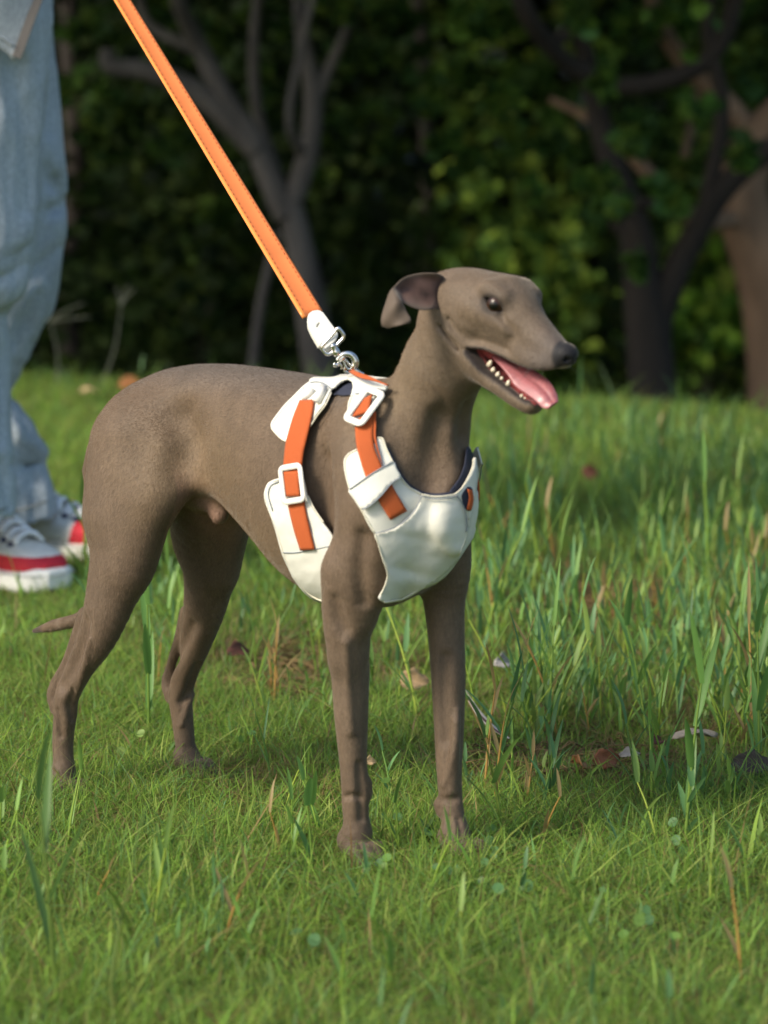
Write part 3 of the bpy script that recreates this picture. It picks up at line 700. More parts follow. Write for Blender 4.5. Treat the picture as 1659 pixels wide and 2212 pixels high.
def sol(o, th, off=1.0, sub=0, bev=0):
    md = o.modifiers.new('thick', 'SOLIDIFY'); md.thickness = th; md.offset = off; md.use_even_offset = False
    if bev: b = o.modifiers.new('bev', 'BEVEL'); b.width = bev; b.segments = 2; b.limit_method = 'ANGLE'; b.angle_limit = R(50)
    if sub: s = o.modifiers.new('sub', 'SUBSURF'); s.levels = s.render_levels = sub
    return o
def seam(name, lines, field, off, r, mat, mirror=False, parent=None, close=False):
    parts = []
    for ln in lines:
        p = closed(ln, 4) if close else spline(np.array(ln, float), max(8, int(sum(np.linalg.norm(np.subtract(ln[i], ln[i + 1])) for i in range(len(ln) - 1)) / 4)))
        P = project(field, p, off)
        if close: P = np.vstack([P, P[:1]])
        mesh(name, *tube_data(P, r, 6), mat, parent or har)
        if mirror: mesh(name, *tube_data(mirror_pts(P)[::-1], r, 6), mat, parent or har)
def strap(name, Lp, Rp, field, off, mat=None, mirror=False, th=.0016, n=None, wave=0):
    ln = sum(np.linalg.norm(np.subtract(Lp[i], Lp[i + 1])) for i in range(len(Lp) - 1)); n = n or max(6, int(ln / 6)); m = 7
    A = spline(Lp, n) if len(Lp) > 2 else np.linspace(Lp[0], Lp[1], n); B = spline(Rp, n) if len(Rp) > 2 else np.linspace(Rp[0], Rp[1], n)
    px = np.array([A[i] * (1 - j / (m - 1)) + B[i] * j / (m - 1) for i in range(n) for j in range(m)])
    V = project(field, px, np.asarray(off(np.repeat(np.linspace(0, 1, n), m)) if callable(off) else off))
    G = V.reshape(n, m, 3); dist = np.concatenate([[0], np.cumsum(np.linalg.norm(np.diff(G[:, 3], axis=0), axis=1))])
    F = [(i * m + j, (i + 1) * m + j, (i + 1) * m + j + 1, i * m + j + 1) for i in range(n - 1) for j in range(m - 1)]
    a, b, c = V[F[0][0]], V[F[0][1]], V[F[0][2]]
    if np.cross(b - a, c - a) @ (W2L(CC) - a) < 0: F = [f[::-1] for f in F]
    wd = np.linalg.norm(G[n // 2, 0] - G[n // 2, -1])
    uvs = [(wd * j / (m - 1), dist[i]) for i in range(n) for j in range(m)]
    def one(V, F):
        o = mesh(name, V, F, mat or M_web, har); ul = o.data.uv_layers.new(name='UVMap')
        for l in o.data.loops: ul.data[l.index].uv = uvs[l.vertex_index]
        return sol(o, th)
    if mirror: one(mirror_pts(V), [f[::-1] for f in F])
    return one(V, F)
def frame_at(cpx, upx, field, off):
    """tangent frame at pixel cpx whose first axis points towards pixel upx"""
    P = project(field, [cpx, (cpx[0] + (upx[0] - cpx[0]) * .15, cpx[1] + (upx[1] - cpx[1]) * .15)], off)
    n = field.grad(P[:1])[0]; n /= np.linalg.norm(n); u = P[1] - P[0]; u -= n * (u @ n); u /= np.linalg.norm(u)
    return P[0], u, np.cross(n, u), n
def buckle(cpx, upx, hu_, hv_, field, off, r=.0022, bar=False, mirror=True, tilt=0.0):
    """slide buckle: a rounded rectangular ring of half sizes hu_ (along upx) and hv_, with a middle bar"""
    c, u, v, n = frame_at(cpx, upx, field, off)
    n2 = n * math.cos(tilt) + v * math.sin(tilt); v = v * math.cos(tilt) - n * math.sin(tilt); n = n2
    P = []; cr = .0035
    for sx, sy, a0 in ((1, 1, 0), (-1, 1, 90), (-1, -1, 180), (1, -1, 270)):
        for a in np.linspace(a0, a0 + 90, 5):
            P.append(c + u * (sx * (hu_ - cr) + cr * math.cos(R(a))) + v * (sy * (hv_ - cr) + cr * math.sin(R(a))))
    P = np.array(P); N = len(P); V = []; seg = 10
    for i in range(N):
        T = P[(i + 1) % N] - P[i - 1]; T /= np.linalg.norm(T); b = np.cross(T, n)
        for k in range(seg):
            a = 2 * math.pi * k / seg; V.append(P[i] + r * math.cos(a) * b * 1.35 + r * .62 * math.sin(a) * n)
    F = [(i * seg + k, i * seg + (k + 1) % seg, ((i + 1) % N) * seg + (k + 1) % seg, ((i + 1) % N) * seg + k) for i in range(N) for k in range(seg)]
    parts = [(V, F)]
    if bar: parts.append(tube_data([c - v * hv_ + n * .0006, c + v * hv_ + n * .0006], r * .8, 8))
    V, F = merge(parts); mesh('buckle', V, F, M_plastic, har)
    if mirror: mesh('buckle', (np.array(V) - c) * MIR + mirror_pts(c[None])[0], [f[::-1] for f in F], M_plastic, har)
# ---- girth panel behind the near fore leg, wraps under the chest; its far twin is mirrored
girth = C2('200,768 130,800 105,860 110,920 140,1000 175,1100 220,1260 260,1350 300,1430 370,1520 440,1570 530,1600 620,1600 600,1300 560,1160 490,1060 430,975 385,880 352,770')
V, F = patch(girth, torsoF, .0035, wr=.0012)
twins('girth_panel', V, F, M_white, .0022)
seam('edge_binding', [C2('205,772 132,802 107,860 112,920 142,1000 177,1100 222,1260 262,1350 302,1430 372,1520 440,1568 530,1598'), C2('385,885 430,975 490,1062')], torsoF, .0055, .0007, M_cream, True)
seam('piping', [C2('190,790 142,815 122,862 128,915 150,985'), C2('220,1262 300,1262 400,1245 505,1224 560,1215')], torsoF, .0062, .0006, M_pipe, True)
# ---- bib over the prosternum: near tab, middle band, front panel
tab = C2('846,498 870,500 885,512 905,570 945,655 1000,760 1060,830 1140,876 1150,940 1060,1050 960,1110 832,1136 740,980 680,880 650,790 632,700 634,642 660,605 715,575 780,560 830,540')
V, F = patch(tab, allF, .0030, wr=.0008)
twins('shoulder_tab', V, F, M_white, .0020)
seam('edge_binding', [C2('715,575 660,605 634,642 632,700 650,790 680,880 740,980 832,1136'), C2('845,500 870,500 885,512 905,570 945,655 1000,760 1060,830 1140,876')], allF, .0050, .0007, M_cream, True)
bib = C2('1140,876 1210,888 1270,888 1330,880 1362,872 1400,920 1430,1000 1442,1080 1438,1120 1428,1172 1380,1290 1330,1350 1270,1402 1200,1455 1130,1502 1060,1545 1000,1570 940,1585 890,1590 850,1560 900,1470 912,1400 880,1300 850,1200 830,1138 960,1100 1060,1020 1110,960')
def bib_w(V2):
    x, y = V2[:, 0], V2[:, 1]; g = lambda cx, cy, a, sx, sy: np.exp(-((((x - cx) * math.cos(a) + (y - cy) * math.sin(a)) / sx) ** 2 + ((-(x - cx) * math.sin(a) + (y - cy) * math.cos(a)) / sy) ** 2))
    b = .0035 * g(925, 1150, 0, 70, 40) - .0016 * g(905, 1160, .15, 65, 12) + .0020 * g(905, 1205, .35, 75, 20) - .0022 * g(885, 1232, .25, 65, 13) + .0015 * g(880, 1255, .1, 60, 14) - .0014 * g(945, 1195, .9, 12, 30)
    return b * .7
V, F = patch(bib, allF, .0062, step=5, wr=.0010, seed=3, bulge=bib_w)
sol(mesh('chest_panel', V, F, M_white, har), .0020)

A_ = project(allF, spline(C2('1362,874 1420,960 1440,1080 1428,1172 1380,1290 1270,1402 1130,1502'), 24), .0040); B_ = mirror_pts(project(allF, spline(C2('1140,890 1125,940 1090,990 1040,1040 980,1080 910,1112 836,1134'), 24), .0058))
G_ = np.array([A_[i] * (1 - t) + B_[i] * t + np.array([.010 * math.sin(math.pi * t), 0, 0]) for i in range(24) for t in np.linspace(-.04, 1, 12)])
for _ in range(10): g_ = allF.grad(G_); G_ = G_ - np.clip(allF.ev(G_) - .0034, -.006, .006)[:, None] * g_ / np.maximum((g_ * g_).sum(1), .2)[:, None] * .8
F_ = [(i * 12 + j, i * 12 + j + 1, (i + 1) * 12 + j + 1, (i + 1) * 12 + j) for i in range(23) for j in range(11)]
nn_ = np.cross(G_[F_[60][1]] - G_[F_[60][0]], G_[F_[60][2]] - G_[F_[60][0]])
if nn_ @ allF.grad(G_[F_[60][0]][None])[0] < 0: F_ = [f[::-1] for f in F_]
sol(mesh('chest_panel', G_, F_, M_white, har), .0018)
seam('edge_binding', [C2('1140,876 1210,888 1270,888 1330,880 1362,872 1405,835 1450,760 1478,690 1482,640'), C2('830,1138 850,1200 880,1300 912,1400 900,1470 870,1540'), C2('1438,1120 1428,1172 1380,1290 1330,1350 1270,1402 1200,1455 1130,1502 1060,1545 1000,1570 940,1585 890,1590')], allF, .0085, .0007, M_cream)
seam('piping', [C2('832,1134 900,1118 960,1094 1030,1050 1085,990 1120,930 1142,880'), C2('1145,890 1210,905 1270,905 1330,897 1362,888'), C2('1364,878 1402,925 1430,1000 1440,1080 1436,1125')], allF, .0098, .0006, M_pipe)
far = C2('1362,874 1400,840 1450,760 1478,690 1482,630 1500,720 1496,820 1480,920 1460,1020 1440,1110 1432,1000 1400,920')
V, F = patch(far, allF, .0065); sol(mesh('side_panel', V, F, M_white, har), .0020)
lin = C2('1440,560 1470,600 1484,640 1478,690 1450,760 1400,840 1340,874 1325,852 1385,770 1420,680 1430,600')
V, F = patch(lin, allF, .0022, step=4); sol(mesh('lining', V, F, M_lining, har), .0012)
V, F = patch(C2('1400,885 1440,825 1468,835 1476,880 1474,940 1455,985 1425,970'), allF, .0078, step=4); sol(mesh('lining', V, F, M_lining, har), .0012)
seam('neckline_shadow', [C2('912,570 952,655 1008,758 1068,826 1146,868 1210,879 1270,879 1335,870')], allF, .0030, .0016, M_lining)  # navy tube put in as the dark shadow inside the neckline
# ---- shoulder straps
strap('webbing_strap', C2('703,385 702,450 712,560 740,670 772,765 815,850 860,930 930,1045'), C2('808,330 820,400 815,490 830,580 862,655 880,700 915,760 960,850 1040,985'), allF, .0062, mirror=True)
strap('webbing_strap', C2('815,330 822,420 822,500 845,590'), C2('838,330 838,420 838,510 880,685'), allF, .0056)
band = C2('660,842 800,745 945,658 975,715 1003,762 940,800 870,880 800,945 742,975 700,915')
V, F = patch(band, allF, .0100, wr=.0005, seed=9); twins('strap_keeper', V, F, M_white, .0016)
seam('piping', [C2('660,842 800,745 945,658')], allF, .0122, .0006, M_pipe, True)
seam('piping', [C2('744,976 800,948 872,882 940,802 1000,764')], allF, .0122, .0006, M_pipe, True)
strap('webbing_strap', C2('1440,840 1452,900 1436,975'), C2('1466,845 1476,910 1460,982'), allF, .0092)
# ---- yoke over the withers
px4 = lambda s: [(648 + float(p.split(',')[0]) * .16275, 621 + float(p.split(',')[1]) * .16275) for p in s.split()]
yoke_front = px4('640,1185 720,1160 800,1200 900,1240 1040,1275 1175,1312 1140,1375 1030,1440 1000,1540 960,1600 900,1650 860,1700') + C2('700,395 672,375 655,320 660,270 680,215') + px4('715,1330 690,1260 640,1235')
V, F = patch(yoke_front, allF, .0048, step=4); twins('yoke', V, F, M_white, .0022)
yoke_rear = px4('130,1250 200,1212 420,1212 640,1183 650,1232 600,1243 540,1280 480,1335 430,1365') + C2('540,200 500,285 450,350 400,425 330,480 240,525 200,500 158,455 148,430 155,395 230,295 310,215 360,165 400,135')
V, F = patch(yoke_rear, allF, .0048, step=4); twins('yoke', V, F, M_white, .0022)
seam('edge_binding', [C2('540,200 500,285 450,350 400,425'), C2('240,525 200,500 158,455 148,430 155,395 230,295 310,215 360,165'), C2('700,395 672,375 655,320 660,270 680,215')], allF, .0070, .0007, M_cream, True)
seam('piping', [C2('400,133 440,128 490,140 545,180'), px4('730,1408 850,1400 940,1370 1010,1345 1140,1362')], allF, .0075, .0006, M_pipe, True)
arch = px4('430,1370 500,1318 580,1258 640,1240 680,1252 712,1310 716,1400 730,1412 690,1432 640,1436 560,1440 500,1432 440,1440')
V, F = patch(arch, allF, .0012, step=4); twins('lining', V, F, M_lining, .0010)
# ---- rear strap from the yoke down to the girth panel
strap('webbing_strap', C2('335,255 290,370 252,500 240,560 226,690 212,740'), C2('427,250 415,340 400,420 372,540 358,600 346,692 330,745'), allF, .0082, mirror=True)
strap('webbing_strap', C2('210,725 205,800 232,890'), C2('332,720 330,800 338,885'), allF, .0095, mirror=True)
strap('webbing_strap', C2('250,900 270,1000 300,1120 340,1245'), C2('360,900 375,1000 402,1120 432,1240'), torsoF, .0070, mirror=True)
buckle(px2(278, 806), px2(290, 905), .0150, .0115, torsoF, .0115, r=.0021)
buckle(px2(758, 290), px2(820, 205), .0165, .0088, allF, .0112, r=.0025, bar=False)
strap('webbing_strap', C2('700,275 685,365'), C2('815,215 790,330'), allF, .0092, mirror=True, n=6)
P = project(allF, C2('440,262 468,210 490,170'), .010); 
[mesh('strap_roll', *tube_data(q, .0042, 10), M_plastic, har) for q in (P, mirror_pts(P)[::-1])]
P = project(allF, C2('345,240 385,215 420,180'), .008)
[mesh('strap_roll', *tube_data(q, .0032, 10), M_plastic, har) for q in (P, mirror_pts(P)[::-1])]
# ---- orange loop along the withers with the steel ring
ridge = [(.5, 0), (.6, 0)]
def top_line(px_list, off): return project(allF, px_list, off)
strap('top_loop', px4('690,1095 760,1130 850,1165 950,1195 1060,1245 1180,1290'), px4('660,1130 740,1180 830,1215 930,1235 1050,1265 1170,1310'), allF, lambda t: .0100 + .004 * np.sin(t * math.pi))
M_steel = M('steel', (.72, .71, .68), .18, metal=1.0)
ringc = L2W(project(allF, [px4('690,1130')[0]], .010))[0]
YR = ringc[1]
p4 = lambda s, dy=0.0: [at(*q, YR + dy) for q in px4(s)]
def ring_mesh(name, pts, r, mat, parent, n=40, seg=10, M4=None):
    P = closed([np.array(p) for p in pts], 9e9) if False else None
    Q = np.array(pts + pts[:1]); t = np.linspace(0, len(pts), n, endpoint=False)
    E = np.vstack([pts[-1:], pts, pts[:2]]); i = t.astype(int) + 1; u = (t - t.astype(int))[:, None]
    a, b, c, d = E[i - 1], E[i], E[i + 1], E[np.minimum(i + 2, len(E) - 1)]
    S = 0.5 * (2 * b + (c - a) * u + (2 * a - 5 * b + 4 * c - d) * u ** 2 + (3 * b - a - 3 * c + d) * u ** 3)
    V = []; nr = None
    for k in range(n):
        T = S[(k + 1) % n] - S[k - 1]; T /= np.linalg.norm(T)
        b1 = np.cross(T, np.array([0, 1.0, 0])); b1 /= np.linalg.norm(b1); b2 = np.cross(T, b1)
        for j in range(seg): an = 2 * math.pi * j / seg; V.append(S[k] + r * (math.cos(an) * b1 + math.sin(an) * b2))
    F = [(k * seg + j, k * seg + (j + 1) % seg, ((k + 1) % n) * seg + (j + 1) % seg, ((k + 1) % n) * seg + j) for k in range(n) for j in range(seg)]
    return mesh(name, V, F, mat, parent)
Wl = lambda P: W2L(np.array(P))
ring_mesh('ring', [Wl(p) for p in p4('610,1120 600,1050 585,985 605,960 640,1000 700,1060 790,1120 840,1155', .002)], .0011, M_steel, har)
# ============================================================ THE LEASH
M_lea = M('orange_leather', (.58, .165, .045), .42, noise=(30, .93, 1.05), bump=(220, .12, .0006), spec=.4)
M_lea2 = M('orange_leather_edge', (.70, .23, .045), .38)
M_stitch = M('stitching', (.42, .09, .02), .7)
leash = empty('leash', ringc, 0, 'orange leather leash with a white end tab and steel snap hook clipped to the harness', 'leash')
def lp(P): return np.asarray(P) - ringc
def leash_Y(y, y0=800, Y0=YR, y1=-355, Y1=3.28): t = np.clip((y0 - y) / (y0 - y1), 0, 1); return 1 / ((1 - t) / Y0 + t / Y1)
Ll = [(52, -355), (128, -200), (192, -90), (246, 0), (287, 68), (345, 157), (400, 260), (424, 297), (478, 407), (540, 502), (600, 600), (652, 685)]
Lr = [(84, -372), (162, -210), (228, -95), (282, 0), (316, 58), (374, 148), (428, 240), (466, 297), (530, 398), (585, 487), (641, 578), (697, 670)]
n = 90; A = np.array([np.interp(np.linspace(-355, 685, n), [-355, 0, 685], [30, 246, 652]), np.linspace(-355, 685, n)]).T; B = np.array([np.interp(np.linspace(-372, 670, n), [-372, 0, 670], [58, 283, 697]), np.linspace(-372, 670, n)]).T; V = []; m = 9
prof = [0, .09, .16, .22, .5, .78, .84, .91, 1]; hgt = [0, .0006, .0007, .0001, .0003, .0001, .0007, .0006, 0]
for i in range(n):
    a = at(*A[i], leash_Y(A[i][1])); b = at(*B[i], leash_Y(B[i][1]) + .002)
    nn = np.cross(b - a, at(*A[min(i + 1, n - 1)], leash_Y(A[min(i + 1, n - 1)][1])) - at(*A[max(i - 1, 0)], leash_Y(A[max(i - 1, 0)][1]))); nn /= np.linalg.norm(nn)
    if nn @ (CC - a) < 0: nn = -nn
    for t, h_ in zip(prof, hgt): V.append(lp(a * (1 - t) + b * t + nn * h_))
F = [(i * m + j, i * m + j + 1, (i + 1) * m + j + 1, (i + 1) * m + j) for i in range(n - 1) for j in range(m - 1)]
V = np.array(V)
if np.cross(V[F[0][1]] - V[F[0][0]], V[F[0][2]] - V[F[0][0]]) @ (CC - ringc) < 0: F = [f[::-1] for f in F]
o = mesh('leather_strap', V, F, [M_lea, M_lea2], leash, mats=[1 if k % (m - 1) in (0, 1) else 0 for k in range(len(F))]); sol(o, .0024, -1)
st_ = []
G = V.reshape(n, m, 3)
for j, u in ((2, .5), (5, .9)):
    L_ = G[:, j] * (1 - u) + G[:, j + 1] * u; L_ = spline(L_, 420)
    for i in range(0, 414, 4): st_.append(tube_data(L_[i:i + 3] + (CC - ringc) / np.linalg.norm(CC - ringc) * .0007, .00035, 4))
mesh('stitching', *merge(st_), M_stitch, leash)
# white tab: rounded at its upper end, folded round the steel loop at its lower end
tabp = closed(px4('100,400 96,470 150,590 240,740 285,795 340,805 430,735 505,650 490,585 400,460 300,325 235,300 165,312 115,350'), 4)
lo, hi = tabp.min(0), tabp.max(0); slot = closed(px4('215,520 222,490 245,462 262,460 262,480 245,505 226,532'), 3)
gx, gy = np.meshgrid(np.arange(lo[0], hi[0], 4), np.arange(lo[1], hi[1], 4)); g = np.stack([gx.ravel(), gy.ravel()], 1)
g = g[inpoly(g, tabp) & ~inpoly(g, slot)]; ab = np.vstack([tabp, slot]); g = g[np.min(np.linalg.norm(g[:, None] - ab[None], axis=2), 1) > 2]
r_ = delaunay_2d_cdt([Vector(p) for p in np.vstack([ab, g])], [(i, (i + 1) % len(tabp)) for i in range(len(tabp))] + [(len(tabp) + i, len(tabp) + (i + 1) % len(slot)) for i in range(len(slot))], [], 0, 1e-6)
V2 = np.array([v[:] for v in r_[0]]); F = [tuple(f) for f in r_[2] if inpoly(V2[list(f)].mean(0)[None], tabp)[0] and not inpoly(V2[list(f)].mean(0)[None], slot)[0]]
def tab_bend(p):
    e0 = np.array(px4('285,795')[0]); e1 = np.array(px4('505,650')[0]); d = e1 - e0; d /= np.linalg.norm(d); nn = np.array([d[1], -d[0]])
    s_ = (p - e0) @ nn; return .0045 * np.clip(1 - s_ / 10, 0, 1) ** 2
V = np.array([lp(at(*p, leash_Y(p[1]) - .0040 + tab_bend(p))) for p in V2])
if np.cross(V[F[0][1]] - V[F[0][0]], V[F[0][2]] - V[F[0][0]]) @ (CC - ringc) < 0: F = [f[::-1] for f in F]
sol(mesh('end_tab', V, F, M_white, leash), .0062, -1, bev=.001)
pl4 = lambda s, dy=0.0: [lp(p) for p in p4(s, dy)]
ring_mesh('swivel_loop', pl4('300,775 320,850 370,885 440,850 470,790 520,730 575,670 575,620 530,560 500,545 420,640', .002), .0016, M_steel, leash, 60)
mesh('swivel', *merge([tube_data(spline(pl4('420,765 455,800 505,905'), 8), [.0030, .0034, .0034, .0032, .0026, .0034, .0036, .0028], 14)]), M_steel, leash)
mesh('snap_hook', *merge([tube_data(spline(pl4('500,975 520,930 570,890 640,880 700,910 735,975 728,1030 697,1075'), 30), np.interp(np.linspace(0, 1, 30), [0, .3, .75, .95, 1], [.0020, .0024, .0034, .0030, .0018]), 12),
      tube_data(spline(pl4('505,980 550,945 592,915'), 8), .0020, 10), tube_data(spline(pl4('505,985 545,1030 555,1085'), 8), .0011, 8)]), M_steel, leash)
mesh('thumb_lever', *merge([tube_data(spline(pl4('520,1015 480,1030 445,1018'), 8), [.0014, .0016, .0018, .0018, .0018, .0020, .0022, .0016], 10), tube_data(spline(pl4('560,940 590,1010 630,1075 690,1085'), 12), .0010, 8)]), M_steel, leash)
# ============================================================ THE PERSON holding the leash
YN, YF = 3.78, 4.05
person = empty('person', (-.62, 3.92, 0), 0, 'person in pale blue jeans and red-toed white sneakers holding the orange leash', 'person')
PO = np.array([-.62, 3.92, 0])
def pp(x, y, Y): return at(x, y, Y) - PO
def denim(name, base, weave=1.0):
    m = M(name, base, .85, noise=(14, .84, 1.14, (1, 1, .3)), sheen=.1, spec=.2)
    t = m.node_tree; N = t.nodes; L = t.links; p = N['Principled BSDF']
    tc = N.new('ShaderNodeTexCoord'); mp = N.new('ShaderNodeMapping'); mp.inputs['Scale'].default_value = (420, 420, 150); L.new(tc.outputs['Object'], mp.inputs[0])
    nz = N.new('ShaderNodeTexNoise'); nz.inputs['Scale'].default_value = 1; L.new(mp.outputs[0], nz.inputs['Vector'])
    mr = N.new('ShaderNodeMapRange'); mr.inputs['From Min'].default_value = .35; mr.inputs['From Max'].default_value = .65; mr.inputs['To Min'].default_value = .82; mr.inputs['To Max'].default_value = 1.16
    L.new(nz.outputs[0], mr.inputs[0]); src = p.inputs['Base Color'].links[0].from_socket
    mx = N.new('ShaderNodeMix'); mx.data_type = 'RGBA'; mx.blend_type = 'MULTIPLY'; mx.inputs[0].default_value = 1
    L.new(src, mx.inputs['A']); L.new(mr.outputs[0], mx.inputs['B']); L.new(mx.outputs['Result'], p.inputs['Base Color'])
    bp = N.new('ShaderNodeBump'); bp.inputs['Strength'].default_value = .4; bp.inputs['Distance'].default_value = .001; L.new(nz.outputs[0], bp.inputs['Height']); L.new(bp.outputs[0], p.inputs['Normal'])
    return m
M_jean = denim('pale_denim', (.335, .39, .44)); M_jack = denim('jacket_denim', (.31, .35, .38))
# jeans: two wide legs, hips; the cloth hangs in long folds
jn = Field()
jn.chain([pp(-30, -230, YN + .06), pp(-42, 20, YN), pp(-52, 200, YN), pp(-58, 307, YN), pp(-66, 461, YN), pp(-84, 560, YN), pp(-112, 620, YN), pp(-117, 750, YN), pp(-112, 900, YN), pp(-104, 1030, YN - .01), pp(-92, 1130, YN - .02)],
         [.100, .090, .0925, .0925, .093, .094, .083, .082, .080, .083, .078], k=.02, sy=.95, n=3)
jn.chain([pp(-60, -230, YF - .06), pp(-14, 0, YF), pp(-9, 150, YF), pp(3, 359, YF), pp(8, 440, YF), pp(0, 530, YF), pp(-18, 632, YF), pp(-56, 756, YF), pp(-80, 830, YF), pp(-78, 895, YF), pp(-28, 945, YF), pp(-4, 985, YF)],
         [.098, .090, .0895, .0915, .0918, .0885, .0885, .077, .0655, .062, .068, .0655], k=.012, sy=.95, n=3)
jn.chain([pp(-20, 1000, YF), pp(8, 1035, YF), pp(30, 1075, YF), pp(44, 1125, YF - .005)], [.064, .0640, .0605, .0560], k=.006, n=3)
jn.ell((-.03, .02, .92), (.17, .19, .14), k=.04)
def knee_fold(P0, P1, r, k): jn.chain([P0, (np.array(P0) + P1) / 2 + np.array([0, 0, -.01]), P1], [r, r * 1.1, r * .6], k=k, sub=True)
for s in [((60, 470, YN - .105), (-10, 640, YN - .085), .009), ((20, 330, YN - .095), (40, 560, YN - .102), .008), ((100, 330, YF - .085), (140, 440, YF - .05), .009), ((60, 600, YF - .085), (105, 500, YF - .06), .007),
          ((40, 940, YF - .065), (95, 1000, YF - .03), .006), ((30, 1010, YF - .062), (110, 1012, YF - .03), .005), ((-20, 960, YN - .08), (15, 1040, YN - .06), .006), ((5, 700, YN - .07), (14, 900, YN - .05), .006)]:
    knee_fold(pp(*s[0]), pp(*s[1]), s[2], .03)
def jc(px, r, k=.02, sub=True): crease(jn, px, r, k, lambda q: np.asarray(q, float) - PO, (3.3, 4.4), sub)
jc([(20, 1004), (50, 1006), (84, 1000)], [.003, .004, .003], .014); jc([(16, 905), (50, 950), (92, 975)], [.006, .008, .005], .02, False)
jc([(88, 300), (110, 380), (140, 440)], [.005, .009, .006], .022); jc([(80, 475), (110, 458), (142, 437)], [.006, .009, .005], .015); jc([(70, 600), (100, 560), (125, 530)], [.005, .007, .004], .02)
jc([(30, 740), (55, 700), (80, 640)], [.004, .006, .004], .02); jc([(20, 560), (46, 548), (62, 530)], [.004, .006, .003], .02); jc([(2, 600), (30, 590), (52, 570)], [.006, .008, .004], .015)
jc([(40, 150), (60, 300), (58, 450)], [.005, .007, .004], .03); jc([(-10, 700), (0, 820), (-6, 950)], [.006, .007, .005], .02); jc([(105, 60), (108, 180), (112, 280)], [.004, .006, .004], .02)
jc([(0, 1000), (10, 1050), (18, 1090)], [.004, .006, .004], .015)
JV, JF = jn.surface((-.30, -.30, .03), (.30, .32, 1.06), .0052, 2)
rr = np.array([mnoise.fractal((v[0] * 13, v[1] * 13, v[2] * 2.2), .8, 2, 4) for v in JV]); g_ = jn.grad(JV[:1])
nrm = np.array(jn.grad(JV)); nrm /= np.linalg.norm(nrm, axis=1)[:, None] + 1e-9
tw = np.array([mnoise.noise((v[0] * 20 + 5, v[1] * 20, v[2] * 6)) for v in JV])
cr = np.array([1 - abs(mnoise.noise((v[0] * 7 + v[2] * 4, v[1] * 7, v[2] * 9 - v[0] * 3))) * 2 for v in JV])
JV = JV + nrm * (rr * .010 + tw * .0015 + np.clip(cr, 0, 1) ** 2 * .0025 - .001)[:, None]
# open the trouser bottoms: drop the caps below each hem
zc = JV[:, 2][JF].mean(1); xc = JV[:, 0][JF].mean(1); yc = JV[:, 1][JF].mean(1)
hem_n = pp(22, 1128, YN - .1)[2]; hem_f0 = pp(34, 1143, YF - .06); hem_f1 = pp(129, 1107, YF)
hz = np.where(yc < .04, hem_n, hem_f0[2] + (xc - hem_f0[0]) * (hem_f1[2] - hem_f0[2]) / (hem_f1[0] - hem_f0[0]))
JF = JF[zc > hz]
jo = sol(mesh('jeans', JV, JF, M_jean, person), .0022, -1)
# stitched hem line near each cuff and the outer leg seam
M_st = M('hem_stitching', (.18, .20, .20), .8)
def jseam(px, Y, r=.0012, off=.001):
    P = np.array([pp(x, y, Y) for x, y in spline(px, 30)]); c0 = W2L(CC) * 0 + (CC - PO); out = []
    for p in P:
        d = p - c0; d /= np.linalg.norm(d); t = np.linspace(-.16, .02, 90); q = p + d * t[:, None]; s = jn.ev(q); k = int(np.argmax(s < .001)) if (s < .001).any() else int(np.argmin(s)); out.append(q[k])
    return tube_data(np.array(out) + np.array([0, -.0025, 0]), .0015, 5)
[mesh('hem_seam', *q, M_st, person) for q in (jseam([(28, 1105), (60, 1096), (95, 1084), (121, 1076)], YF), jseam([(-80, 1098), (-30, 1105), (20, 1096)], YN))]
# skin: ankles, hands, neck and head in one mesh
bd = Field()
for (x, y, Y) in ((-96, 1130, YN), (30, 1110, YF)):
    a = pp(x, y - 120, Y); b = pp(x, y + 50, Y); bd.chain([(-.03, .02 + (-.08 if Y == YN else .08), .98), *[pp(*q, Y) for q in (((-66, 461), (-112, 640), (-112, 900)) if Y == YN else ((6, 440), (-18, 632), (-60, 756), (-80, 860), (-30, 950)))], pp(x - (0 if Y == YN else 12), 1060, Y), b], [.075, .050, .045, .040, .034, .030] if Y == YN else [.075, .050, .045, .040, .038, .036, .032, .030], k=.03)
shl = [np.array([-.02, -.17, 1.37]), np.array([-.02, .21, 1.37])]
hand = at(60, -362, 3.29) - PO
elb = np.array([.03, -.36, 1.10])
bd.chain([shl[0], elb, hand + np.array([-.03, .05, .005])], [.045, .036, .024], k=.02)
bd.chain([shl[1], (.0, .27, 1.10), (.05, .20, .87)], [.045, .036, .024], k=.02)
bd.ell((-.03, .02, 1.20), (.11, .165, .30), k=.05)
bd.chain([(-.03, .02, 1.36), (-.02, .02, 1.47), (0, .02, 1.56)], [.075, .052, .055], k=.04)
bd.ell((.01, .02, 1.625), (.098, .076, .118), k=.03); bd.ell((.035, .02, 1.57), (.062, .055, .060), k=.03)
bd.cone((.100, .02, 1.625), (.118, .02, 1.600), .008, .012, k=.012)
for s in (-1, 1):
    bd.ell((-.005, .02 + s * .077, 1.615), (.018, .010, .030), k=.008); bd.ell((.092, .02 + s * .030, 1.640), (.012, .014, .009), k=.006, sub=True)
bd.cone((.106, .0, 1.562), (.106, .04, 1.562), .0035, .0035, k=.004, sub=True)
